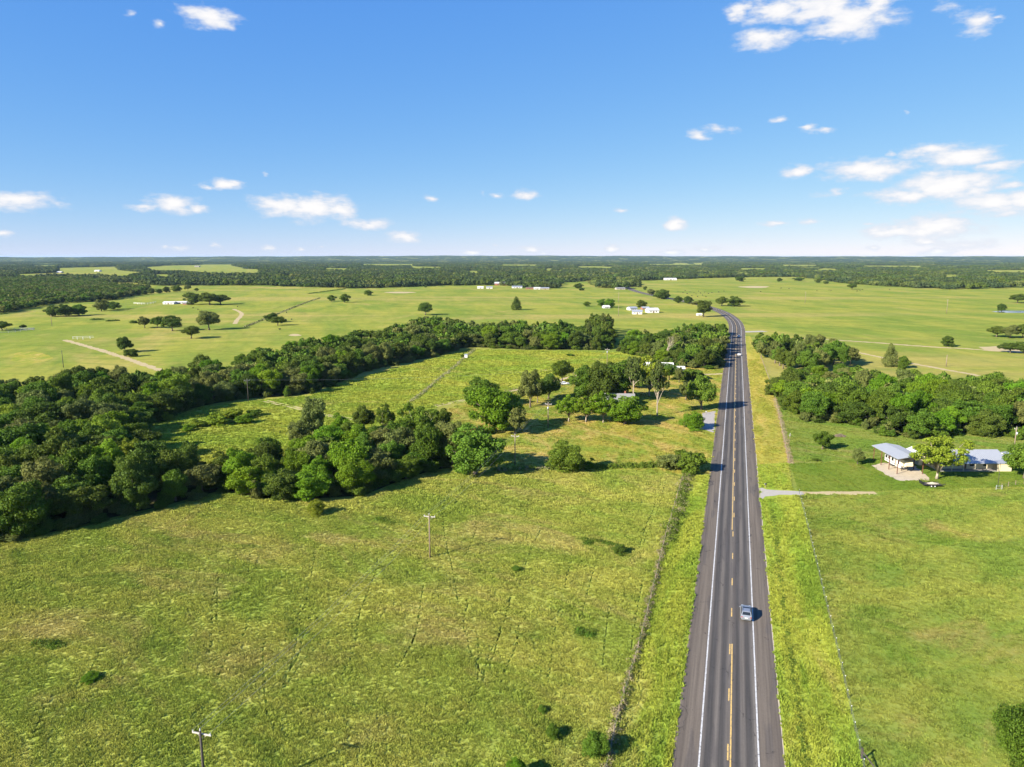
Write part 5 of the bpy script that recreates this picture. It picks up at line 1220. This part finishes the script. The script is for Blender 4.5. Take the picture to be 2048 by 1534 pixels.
def car(name, label, loc, rz, paint_m, style='suv', group=None, cat='car', z=.0):
    root = thing(name, label, cat, (loc[0], loc[1], z), rz, group)
    if style == 'pickup': cab = (-.55, 1.35, -.35, .55); zc, zr = 1.12, 1.85; zt = 1.12; L = 2.75
    elif style == 'sedan': cab = (-1.75, 1.05, -1.05, .2); zc, zr = .92, 1.45; zt = .93; L = 2.35
    else: cab = (-2.18, 1.05, -1.82, .25); zc, zr = 1.0, 1.66; zt = 1.0; L = 2.3
    s = L / 2.3
    secs = [ring(-L, .76, .45, zt - .22), ring(-L + .08, .86, .34, zt - .06), ring(-L + .35, .91, .27, zt), ring(-.6, .93, .25, zt + .01), ring(1.0 * s, .93, .25, zt), ring(1.55 * s, .91, .26, zt - .06), ring(2.05 * s, .86, .3, zt - .15), ring(L, .72, .38, zt - .33)]
    MB().loft(secs).build('body', paint_m, root, False)
    b0, b1, t0, t1 = cab; wb, wt_ = .84, .66
    B = [(b0, -wb, zc - .03), (b1, -wb, zc - .03), (b1, wb, zc - .03), (b0, wb, zc - .03)]; T = [(t0, -wt_, zr - .05), (t1, -wt_, zr - .05), (t1, wt_, zr - .05), (t0, wt_, zr - .05)]
    MB().add(B + T, [(3, 2, 1, 0), (4, 5, 6, 7), (0, 1, 5, 4), (1, 2, 6, 5), (2, 3, 7, 6), (3, 0, 4, 7)]).build('cabin', paint_m, root)
    rf = MB().loft([[(t0 - .02, -wt_ * .92, zr - .05), (t0 - .02, wt_ * .92, zr - .05), (t0 + .1, wt_ * .8, zr), (t0 + .1, -wt_ * .8, zr)], [(t1 + .02, -wt_ * .92, zr - .05), (t1 + .02, wt_ * .92, zr - .05), (t1 - .12, wt_ * .8, zr - .01), (t1 - .12, -wt_ * .8, zr - .01)]]).build('roof', paint_m, root)
    if style == 'suv':
        MB().box(((t0 + t1) / 2 + .35, 0, zr + .004), (.42, 1.0, .012)).build('sunroof', DARKGLASS, rf)
        for sd in (-1, 1): MB().tube([(t0 + .15, sd * wt_ * .86, zr + .03), (t1 - .2, sd * wt_ * .86, zr + .03)], .022, 5).build('roof_rail', BLACKM, rf)
    panel((B[1], B[2], T[2], T[1]), .06, .94, .12, .95, .008).build('windscreen', DARKGLASS, root)
    panel((B[3], B[0], T[0], T[3]), .08, .92, .22, .92, .008).build('rear_window', DARKGLASS, root)
    for u0, u1 in ((.06, .34), (.38, .64), (.67, .93)):
        panel((B[0], B[1], T[1], T[0]), u0, u1, .15, .9, .008).build('side_window', DARKGLASS, root)
        panel((B[2], B[3], T[3], T[2]), 1 - u1, 1 - u0, .15, .9, .008).build('side_window', DARKGLASS, root)
    for sx in (-1.38 * s, 1.42 * s):
        for sy in (-1, 1):
            wl = MB().cyl((sx, sy * .83, .34), .34, .23, 'y', 18).build('wheel', RUBBER, root)
            MB().cyl((sx, sy * .945, .34), .21, .02, 'y', 12).build('rim', RIM, wl)
    for sy in (-1, 1):
        MB().box((-L + .06, sy * .68, zt - .2), (.1, .26, .16)).build('tail_light', REDLAMP, root)
        MB().box((L - .12, sy * .6, zt - .3), (.2, .28, .13)).build('headlight', HEADLAMP, root)
        MB().box((b1 - .28, sy * .99, zc + .1), (.14, .22, .15)).build('wing_mirror', paint_m, root)
    MB().box((-L - .02, 0, .46), (.1, 1.5, .18)).build('rear_bumper', BLACKM if style != 'suv' else paint_m, root)
    MB().box((-L - .005, 0, zt - .32), (.03, .5, .13)).build('number_plate', WHITE, root)
    if style == 'pickup':
        MB().box((-1.75, 0, zt + .02), (1.75, 1.5, .05)).build('bed_liner', BLACKM, root)
        for sy in (-1, 1): MB().box((-1.7, sy * .83, zt + .06), (2.0, .1, .14)).build('bed_rail', paint_m, root)
    return root
d = road_d_at_y(G(1496, 1238)[1]) + 1.9; x, y, a = road.at(d, 2.35)
car('silver_car', 'silver crossover car driving away beside the white edge line of the highway', (x, y), a, SILVER, z=.06)
d = road_d_at_y(G(1478, 711)[1]); x, y, a = road.at(d, 1.9); car('white_car', 'white car on the highway among the tree shadows, nearer of two', (x, y), a, WHITECAR, 'sedan', 'white cars far down the highway', z=.06)
d = road_d_at_y(G(1478, 674)[1]); x, y, a = road.at(d, 1.7); car('white_car', 'white car on the highway just before the side lane, farther of two', (x, y), a, WHITECAR, 'suv', 'white cars far down the highway', z=.06)
car('parked_car', 'white car parked on the grass below the dark round yard tree', G(1129, 769), .25, WHITECAR, 'sedan', 'vehicles parked at the homestead')
car('pickup_truck', 'black pickup truck beside the short service pole', G(1188, 748), 2.6, BLACKCAR, 'pickup', 'vehicles parked at the homestead', 'pickup')
car('parked_car', 'pale car half hidden behind the homestead clump by the track', G(1207, 744), .6, WHITECAR, 'suv', 'vehicles parked at the homestead')
car('parked_car', 'dark car parked at the end of the white-roofed house drive', G(1384, 746), 2.9, BLACKCAR, 'sedan', 'vehicles parked at the homestead')
car('parked_car', 'slate blue car in front of the white-roofed house', G(1367, 752), 1.4, BLUECAR, 'suv', 'vehicles parked at the homestead')
car('parked_car', 'silver car on the lawn drive beside the grey house', G(1272, 836), .1, SILVER, 'sedan', 'vehicles parked at the homestead')

# ------------------------------------------------------------------ houses, barns, carport
def house(name, label, loc, rz, L, W, h, rh, wallm, roofm, over=.4, cat='house', group=None, wins=(), doors=(), ribs=0, z=0, chim=False):
    """ridge along x; wins / doors: (side, position along it -1..1, sill z, width, height), side s n e w"""
    root = thing(name, label, cat, (loc[0], loc[1], z), rz, group); a, b = L / 2, W / 2
    MB().add([(-a, -b, 0), (a, -b, 0), (a, b, 0), (-a, b, 0), (-a, -b, h), (a, -b, h), (a, b, h), (-a, b, h), (-a, 0, h + rh - .02), (a, 0, h + rh - .02)],
             [(0, 1, 5, 4), (2, 3, 7, 6), (1, 2, 6, 9, 5), (3, 0, 4, 8, 7), (3, 2, 1, 0)]).build('wall', wallm, root)
    k = rh / b; th = .14; e = a + over; y1 = b + over; z1 = h - k * over
    rf = None
    for s in (-1, 1):
        vs = [(-e, s * y1, z1 + .02), (e, s * y1, z1 + .02), (e, 0, h + rh + .02), (-e, 0, h + rh + .02)]
        m = MB().add(vs + [(x_, y_, z_ + th) for x_, y_, z_ in vs], [(0, 1, 2, 3), (4, 5, 6, 7), (0, 1, 5, 4), (1, 2, 6, 5), (2, 3, 7, 6), (3, 0, 4, 7)])
        o = m.build('roof', roofm, root); rf = rf or o
        if ribs:
            r_ = MB()
            for i in range(int(2 * e / ribs) + 1):
                x_ = -e + .02 + i * ribs
                r_.add([(x_, s * y1, z1 + th + .02), (x_ + .07, s * y1, z1 + th + .02), (x_ + .07, s * .05, h + rh + th + .02), (x_, s * .05, h + rh + th + .02), (x_ + .035, s * y1, z1 + th + .075), (x_ + .035, s * .05, h + rh + th + .075)], [(0, 4, 5, 3), (1, 2, 5, 4), (0, 1, 4), (2, 3, 5)])
            r_.build('roof_seams', roofm, o)
    MB().tube([(-e, 0, h + rh + th + .02), (e, 0, h + rh + th + .02)], .1, 6).build('ridge_cap', roofm, root)
    if chim: MB().box((a * .4, b * .25, h + rh + .3), (.6, .6, 1.4)).build('chimney', BRICK, rf)
    def put(nm, it, mat, fr):
        s, u, zb, w_, hh = it
        cx_, cy_, r_ = {'s': (u * a, -b, 0), 'n': (u * a, b, 0), 'e': (a, u * b, 1), 'w': (-a, u * b, 1)}[s]
        dm = (.08, w_, hh) if r_ else (w_, .08, hh); fm = (.06, w_ + .2, hh + .2) if r_ else (w_ + .2, .06, hh + .2)
        o = MB().box((cx_, cy_, zb + hh / 2), dm).build(nm, mat, root)
        if fr: MB().box((cx_, cy_, zb + hh / 2), fm).build('frame', WHITE, o)
    for it in wins: put('window', it, DARKGLASS, True)
    for it in doors: put('door', it, BROWNROOF, False)
    return root
hs = house('ranch_house', 'long house with a blue-grey metal roof and porch right of the pecan tree', (131.5, 201.2), 0, 20.5, 9.6, 2.55, 1.75, CREAM, GALV, .5, wins=(('s', -.75, .9, 1.4, 1.1), ('s', -.35, .9, 1.4, 1.1), ('s', .05, .9, 1.2, 1.1), ('s', .42, .9, 1.2, 1.1), ('e', .2, .9, 1.2, 1.1)), doors=(('s', -.15, .05, 1, 2.05),), ribs=.6, chim=False)
# porch: lower-slope roof carried by posts along the front
pv = [(-10.5, -4.95, 2.62), (10.7, -4.95, 2.62), (10.7, -7.3, 2.30), (-10.5, -7.3, 2.30)]
MB().add(pv + [(x_, y_, z_ + .12) for x_, y_, z_ in pv], [(3, 2, 1, 0), (4, 5, 6, 7), (0, 1, 5, 4), (1, 2, 6, 5), (2, 3, 7, 6), (3, 0, 4, 7)]).build('porch_roof', GALV, hs)
for x_ in (-10, -6.6, -3.3, 0, 3.3, 6.4): MB().box((x_, -7.1, 1.15), (.14, .14, 2.3)).build('porch_post', CREAM, hs)
MB().box((8.6, -5.95, 1.15), (3.6, 2.25, 2.3)).build('store_room', CREAM, hs)
MB().box((-1.8, -6.0, .08), (17, 2.3, .16)).build('porch_floor', CONCRETE, hs)
house('garden_shed', 'small white shed with a metal roof behind the right end of the house', (147.5, 204.5), .3, 4.2, 3, 2.2, .6, WHITE, GALV, .2, 'shed', wins=(('s', .3, 1, .7, .7),), doors=(('s', -.3, .05, .9, 1.9),))
house('cream_cottage', 'cream gabled outbuilding half hidden behind the pecan tree', (121.5, 203.5), math.pi / 2, 7, 5.5, 2.8, 1.2, CREAM, WHITEROOF, .4, wins=(('e', 0, .9, 1.2, 1.1),), doors=(('w', .4, .05, 1, 2),))
# carport
cp = thing('carport', 'tall open carport with a grey metal gable roof on brown posts', 'carport', (111.6, 198.2, 0))
for s in (-1, 1):
    vs = [(s * 4.1, -7.3, 4.45), (s * 4.1, 7.3, 4.45), (0, 7.3, 5.2), (0, -7.3, 5.2)]
    o = MB().add(vs + [(x_, y_, z_ + .14) for x_, y_, z_ in vs], [(0, 1, 2, 3), (4, 5, 6, 7), (0, 1, 5, 4), (1, 2, 6, 5), (2, 3, 7, 6), (3, 0, 4, 7)]).build('roof', GALV, cp)
    sm = MB()
    for i in range(25):
        y_ = -7.25 + i * .6; sm.add([(s * 4.1, y_, 4.59), (s * 4.1, y_ + .07, 4.59), (s * .03, y_ + .07, 5.34), (s * .03, y_, 5.34), (s * 4.1, y_ + .035, 4.645), (s * .03, y_ + .035, 5.395)], [(0, 4, 5, 3), (1, 2, 5, 4), (0, 1, 4)])
    sm.build('roof_seams', GALV, o)
    for y_ in (-6.6, -2.2, 2.2, 6.6): MB().box((s * 3.55, y_, 2.22), (.17, .17, 4.44)).build('post', RUST, cp)
    MB().box((s * 3.55, 0, 4.33), (.14, 13.4, .2)).build('beam', RUST, cp)
for y_ in (-6.6, 0, 6.6): MB().box((0, y_, 4.38), (6.96, .12, .16)).build('tie_beam', RUST, cp)
# travel trailer under it, nose towards the camera
rv = thing('travel_trailer', 'white fifth-wheel travel trailer with cream nose parked under the carport', 'camper', (111.9, 198.3, 0))
def rvring(y_, w_, zb, zt): return [(-w_, y_, zb), (w_, y_, zb), (w_, y_, zt - .2), (w_ * .9, y_, zt), (-w_ * .9, y_, zt), (-w_, y_, zt - .2)]
MB().loft([rvring(5.3, 1.2, .75, 3.5), rvring(5.1, 1.25, .7, 3.6), rvring(-3.2, 1.25, .7, 3.6)]).build('body', WHITE, rv)
MB().loft([rvring(-3.2, 1.25, 1.55, 3.6), rvring(-4.6, 1.24, 1.6, 3.58), rvring(-5.3, 1.15, 1.75, 3.3), rvring(-5.75, 1.0, 1.95, 2.7)]).build('nose', CREAM, rv, False)
for y_, zb, L_, H_ in ((4.4, 1.75, .8, .65), (2.7, 1.75, 1.1, .75), (.9, 1.75, 1.0, .75), (-2.3, 1.7, .7, .8)):
    for s in (-1, 1):
        wn = MB().box((s * 1.255, y_, zb + H_ / 2), (.05, L_, H_)).build('window', DARKGLASS, rv); MB().box((s * 1.25, y_, zb + H_ / 2), (.04, L_ + .14, H_ + .14)).build('frame', BLACKM, wn)
dr = MB().box((-1.26, -.9, 1.85), (.05, .75, 1.95)).build('door', TAN, rv); MB().box((-1.3, -.62, 1.75), (.05, .06, .16)).build('handle', BLACKM, dr)
MB().box((-1.262, 1.2, 1.2), (.03, 7.6, .3)).build('stripe', flat('grey_decal', (.2, .21, .22), .5), rv)
for y_ in (2.0, 1.05):
    for s in (-1, 1):
        wl = MB().cyl((s * 1.05, y_, .38), .38, .25, 'y' if False else 'x', 16).build('wheel', RUBBER, rv); MB().cyl((s * 1.18, y_, .38), .2, .02, 'x', 10).build('rim', RIM, wl)
for s in (-1, 1): MB().box((s * .9, -3.5, .8), (.12, .12, 1.6)).build('landing_leg', BLACKM, rv)
MB().box((0, -4.9, 1.25), (.3, .3, .7)).build('hitch', BLACKM, rv); MB().box((0, 1.5, 3.75), (.7, .9, .3)).build('air_conditioner', WHITE, rv)
MB().tube([(-1.6, -1.3, .1), (-1.35, -.9, .5)], .05, 5).build('step', BLACKM, rv)
# flatbed trailer
tx, ty = G(1861, 972); tr = thing('flatbed_trailer', 'black flatbed utility trailer on the grass in front of the pecan tree', 'trailer', (tx, ty, 0), -.06)
MB().box((0, 0, .62), (4.8, 2.0, .1)).build('deck', flat('worn_deck_boards', (.10, .085, .07), .9, vary=.3), tr)
for s in (-1, 1): MB().box((0, s * 1.02, .6), (4.9, .08, .26)).build('side_rail', BLACKM, tr); MB().box((0, s * 1.02, .98), (4.9, .05, .05)).build('top_rail', BLACKM, tr)
for x_ in (-2.4, -1.2, 0, 1.2, 2.4):
    for s in (-1, 1): MB().box((x_, s * 1.02, .84), (.05, .05, .26)).build('stake', BLACKM, tr)
for x_ in (-.45, .45):
    for s in (-1, 1):
        wl = MB().cyl((x_, s * 1.22, .34), .34, .22, 'y', 16).build('wheel', RUBBER, tr); MB().cyl((x_, s * 1.34, .34), .17, .02, 'y', 10).build('rim', WHITE, wl)
MB().tube([(2.4, -.7, .5), (3.8, 0, .5), (2.4, .7, .5)], .06, 6).build('drawbar', BLACKM, tr)
mm = MB(); mm.add([(-2.45, -.95, .66), (-2.45, .95, .66), (-2.75, .95, 1.6), (-2.75, -.95, 1.6), (-2.5, -.95, .62), (-2.5, .95, .62), (-2.8, .95, 1.6), (-2.8, -.95, 1.6)], [(0, 1, 2, 3), (7, 6, 5, 4), (0, 4, 5, 1), (1, 5, 6, 2), (2, 6, 7, 3), (3, 7, 4, 0)]).build('ramp', BLACKM, tr)
MB().loft([[(-.9, -.5, .68), (-.9, .3, .68), (-.9, .2, .8), (-.9, -.4, .8)], [(.5, -.6, .68), (.5, .5, .68), (.5, .4, 1.0), (.5, -.5, 1.0)], [(1.9, -.4, .68), (1.9, .3, .68), (1.9, .2, .8), (1.9, -.3, .8)]]).build('tarp', flat('cream_tarp', (.55, .48, .36), .8), tr)
# mailboxes and markers
def mailbox(px, py, label, mat):
    x, y = G(px, py); t = thing('mailbox', label, 'mailbox', (x, y, 0), .3); MB().box((0, 0, .5), (.1, .1, 1.0)).build('post', CEDARPOST, t)
    b = MB().loft([[(sx, -.14, 1.0), (sx, .14, 1.0), (sx, .14, 1.18), (sx, .07, 1.28), (sx, -.07, 1.28), (sx, -.14, 1.18)] for sx in (-.3, .3)]).build('box', mat, t); MB().box((-.31, 0, 1.12), (.02, .26, .24)).build('door', ALU, b)
mailbox(1531, 976, 'dark mailbox on a post beside the right gravel driveway', BLACKM); mailbox(1412, 829, 'pale mailbox beside the concrete driveway apron', WHITE); mailbox(1416, 757, 'brown mailbox stump beside the house drive', RUST)
# homestead
house('grey_house', 'grey-roofed house hidden under the front row of yard trees', (44.5, 288), -.08, 11.5, 8, 2.5, 1.8, TAN, GREYROOF, .5, wins=(('s', -.7, .9, 1.3, 1.2), ('s', -.25, .9, 1.3, 1.2), ('s', .6, .9, 1.3, 1.2), ('e', 0, .9, 1.2, 1.2)), doors=(('s', .2, .05, 1, 2.1),), chim=True)
house('white_roofed_house', 'house with a bright white metal roof behind the yellow-green tree', (77.5, 373), -.12, 15, 8, 2.9, 1.8, TAN, WHITEROOF, .6, wins=(('s', -.6, .9, 1.3, 1.2), ('s', .1, .9, 1.3, 1.2), ('e', -.3, .9, 1.3, 1.2)), doors=(('s', .5, .05, 1, 2.1),), ribs=.9)
house('white_annex', 'low annex with white roof at the right end of the white-roofed house', (88, 371), -.12, 6, 5, 2.3, .7, BLUECAR, WHITEROOF, .4, 'shed', doors=(('s', 0, .05, 2.2, 2.0),))
house('red_shed', 'small red shed glimpsed between the trees of the homestead clump', G(1236, 772), .4, 5, 4, 2.5, 1.2, REDPAINT, BROWNROOF, .3, 'shed', doors=(('s', 0, .05, 1.4, 2),))
house('white_shed', 'white shed roof behind the tall bare-trunked pine', G(1258, 748), .2, 6, 4.5, 2.6, .9, WHITE, WHITEROOF, .3, 'shed', wins=(('s', .3, 1, .8, .8),), doors=(('s', -.3, .05, .9, 2),))
tx, ty = G(1284, 741); tk = thing('propane_tank', 'white propane tank left of the yellow-green tree', 'tank', (tx, ty, 0), .2)
MB().loft([[(x_, r_ * math.cos(t), .95 + r_ * math.sin(t)) for t in np.linspace(0, 2 * math.pi, 15)[:-1]] for x_, r_ in ((-1.7, .1), (-1.6, .38), (-1.35, .55), (1.35, .55), (1.6, .38), (1.7, .1))]).build('vessel', WHITE, tk, True)
for x_ in (-1, 1): MB().box((x_, 0, .22), (.2, .8, .44)).build('foot', CONCRETE, tk)
fx, fy = G(932, 717); fd = thing('livestock_feeder', 'white box feeder beside the meadow fence near the creek wood', 'feeder', (fx, fy, 0))
MB().box((0, 0, 1.5), (1.8, 1.6, 1.8)).build('bin', WHITE, fd); MB().add([(-1.1, -1, 2.4), (1.1, -1, 2.4), (1.1, 1, 2.4), (-1.1, 1, 2.4), (0, 0, 2.9)], [(0, 1, 4), (1, 2, 4), (2, 3, 4), (3, 0, 4), (3, 2, 1, 0)]).build('lid', ALU, fd)
for sx in (-.75, .75):
    for sy in (-.65, .65): MB().box((sx, sy, .32), (.12, .12, .64)).build('leg', ALU, fd)
# far farm buildings: base px, py, length px, wall height px, roof px
FARB = 'farm buildings in the far fields'
for (nm, px, py, lp, hp, rp, wd, rz, wm, rm, lab, cat) in (
 ('farm_shed', 340, 608, 22, 3.4, 1.6, 9, .0, WHITE, WHITEROOF, 'white metal farm shed, left end of the far left sheds', 'shed'),
 ('farm_shed', 362, 607, 24, 2.8, 1.5, 9, .05, WHITE, WHITEROOF, 'long white-roofed farm shed in the middle of the far left sheds', 'shed'),
 ('brick_barn', 376, 609, 14, 2.6, 1.6, 9, .0, BRICK, GREYROOF, 'red brick barn at the right end of the far left sheds', 'barn'),
 ('farmhouse', 1274, 628, 19, 5.2, 3.0, 8, -.1, WHITE, GALV, 'white farmhouse in the centre field, nearest of its group', 'house'),
 ('white_barn', 1304, 625, 22, 5.4, 3.6, 12, .1, WHITE, WHITEROOF, 'white gabled barn right of the white farmhouse', 'barn'),
 ('farm_shed', 1264, 620, 16, 4, 2.6, 9, .3, WHITE, GALV, 'grey-roofed shed behind the white farmhouse', 'shed'),
 ('farm_shed', 1290, 618.5, 14, 3, 2, 8, .1, BRICK, GALV, 'low open shed between the white farmhouse and white barn', 'shed'),
 ('farm_shed', 1212, 616, 12, 3, 2.2, 8, .2, WHITE, WHITEROOF, 'small white roof peeping over the tall dark grove', 'shed'),
 ('ranch_barn', 1003, 570, 27, 3.6, 2.2, 26, .0, BRICK, WHITEROOF, 'wide brown barn with pale roof at the centre forest edge', 'barn'),
 ('farm_shed', 961, 577, 12, 2.8, 1.4, 12, .0, WHITE, WHITEROOF, 'left of two small pale sheds below the wide brown barn', 'shed'),
 ('farm_shed', 979, 577, 12, 2.8, 1.4, 12, .0, WHITE, GALV, 'right of two small pale sheds below the wide brown barn', 'shed'),
 ('farm_shed', 1034, 576, 20, 2.6, 1.6, 14, .05, WHITE, GALV, 'low white house right of the wide brown barn', 'house'),
 ('farm_shed', 1059, 578, 14, 2.2, 1.2, 12, .0, BRICK, BROWNROOF, 'low red building, first of the row before the forest', 'shed'),
 ('farm_shed', 1074, 578.5, 13, 2.6, 1.4, 12, .0, WHITE, WHITEROOF, 'white building, second of the row before the forest', 'shed'),
 ('farm_shed', 1090, 578.5, 16, 2.4, 1.4, 12, .0, TAN, GALV, 'tan building, third of the row before the forest', 'shed'),
 ('farm_shed', 945, 565, 28, 1.6, 1.3, 14, .0, WHITE, WHITEROOF, 'long pale roof left of the wide brown barn', 'barn'),
 ('farm_shed', 1240, 579, 18, 2.5, 1.6, 14, .1, TAN, GREYROOF, 'grey-roofed open barn where the highway meets the forest', 'barn'),
 ('farm_shed', 1340, 560, 24, 2.4, 1.5, 20, .0, WHITE, WHITEROOF, 'long white barn at the forest edge right of the bend', 'barn'),
 ('farm_shed', 208, 585, 16, 2.8, 1.6, 10, .2, WHITE, WHITEROOF, 'white building at the edge of the far left wood', 'house'),
 ('farm_shed', 273, 573, 12, 2.4, 1.5, 12, .1, WHITE, WHITEROOF, 'white building above the scrub row at far left', 'house'),
 ('farm_shed', 1398, 631, 9, 2.6, 1.4, 4, .1, WHITE, WHITEROOF, 'tiny white shed beside the tall tree of the highway bend', 'shed'),
 ('farm_shed', 120, 546, 10, 2, 1.2, 16, .0, TAN, WHITEROOF, 'pale house in the distant left clearing, left one', 'house'),
 ('farm_shed', 196, 543, 10, 1.8, 1.2, 20, .0, WHITE, WHITEROOF, 'white house in the distant left clearing, right one', 'house'),
 ('farm_shed', 395, 534, 9, 1.6, 1.0, 22, .0, TAN, GREYROOF, 'small house in the distant clearing right of the left wood', 'house')):
    x, y = G(px, py); k = ppm(x, y)
    house(nm, lab, (x, y), rz, lp / k, wd, hp / k, rp / k, wm, rm, .5, cat, FARB, wins=(('s', -.5, hp / k * .35, lp / k * .1, hp / k * .35), ('s', .5, hp / k * .35, lp / k * .1, hp / k * .35)), doors=(('s', 0, .02, lp / k * .14, hp / k * .7),))

# ------------------------------------------------------------------ cattle
def cow_mesh():
    vs = [(0, 0, 1.05), (-.75, 0, 1.1), (.65, 0, 1.12), (1.0, 0, 1.25), (1.3, 0, 1.2), (1.55, 0, 1.0), (-.7, .25, .6), (-.7, .25, 0), (-.7, -.25, .6), (-.7, -.25, 0), (.6, .25, .6), (.6, .25, 0), (.6, -.25, .6), (.6, -.25, 0), (-1.0, 0, .95), (-1.02, 0, .5)]
    es = [(0, 1), (0, 2), (2, 3), (3, 4), (4, 5), (1, 6), (6, 7), (1, 8), (8, 9), (2, 10), (10, 11), (2, 12), (12, 13), (1, 14), (14, 15)]
    rad = [.42, .36, .38, .24, .2, .12, .14, .07, .14, .07, .13, .07, .13, .07, .05, .04]
    me = bpy.data.meshes.new('cow'); me.from_pydata(vs, es, []); o = link('cow', me); md = o.modifiers.new('skin', 'SKIN')
    for i, r_ in enumerate(rad): me.skin_vertices[0].data[i].radius = (r_, r_)
    me.skin_vertices[0].data[0].use_root = True; sb = o.modifiers.new('sub', 'SUBSURF'); sb.levels = sb.render_levels = 1
    dg = bpy.context.evaluated_depsgraph_get(); out = bpy.data.meshes.new_from_object(o.evaluated_get(dg)); bpy.data.objects.remove(o); out.materials.clear(); out.materials.append(COWM); return out
cm = cow_mesh(); rngC = random.Random(4)
HERDS = [([(1366,586),(1374,588),(1380,584),(1388,586),(1392,589),(1397,583),(1401,587),(1405,591),(1409,585),(1384,592),(1417,588),(1370,582),(1412,594),(1424,586),(1356,583),(1395,594),(1437,585),(1448,583)], 'black cow of the herd scattered right of the highway bend', 'herd right of the highway bend'),
 ([(1562,577),(1578,578),(1634,582),(1658,581),(1662,582),(1714,583),(1720,582),(1725,580),(1779,580),(1521,584)], 'black cow grazing in the right far field below the lone oak', 'cows in the right far field'),
 ([(572,641),(583,640),(560,660),(534,643),(573,626)], 'black cow near the pair of oaks in the middle left field', 'cows near the pair of oaks'),
 ([(386,617),(396,620),(475,614)], 'black cow below the white farm sheds at far left', 'cows below the white sheds')]
for pts, lab, grp in HERDS:
    for ci_, (px, py) in enumerate(sorted(pts)):
        o = link('cow', cm); x, y = G(px, py); o.location = (x, y, 0); o.rotation_euler = (0, 0, rngC.uniform(0, 6.28)); s = rngC.uniform(.9, 1.15); o.scale = (s, s, s); tag(o, '%s, %s from left' % (lab, ORD[ci_]), 'cow', grp)

# ------------------------------------------------------------------ air
hm, hn, hout = newmat('haze_air')
pv_ = hn.n('ShaderNodeVolumePrincipled'); pv_.inputs['Color'].default_value = (.50, .74, 1.0, 1); pv_.inputs['Density'].default_value = 2.0e-5; pv_.inputs['Anisotropy'].default_value = .0
hn.l(pv_.outputs[0], hout.inputs['Volume'])
hz_ = MB().box((0, 22000, 49.5), (110000, 46000 + 2000, 101)).build('haze', hm); hz_['kind'] = 'stuff'; hz_['label'] = 'thin blue-grey haze over the whole countryside'
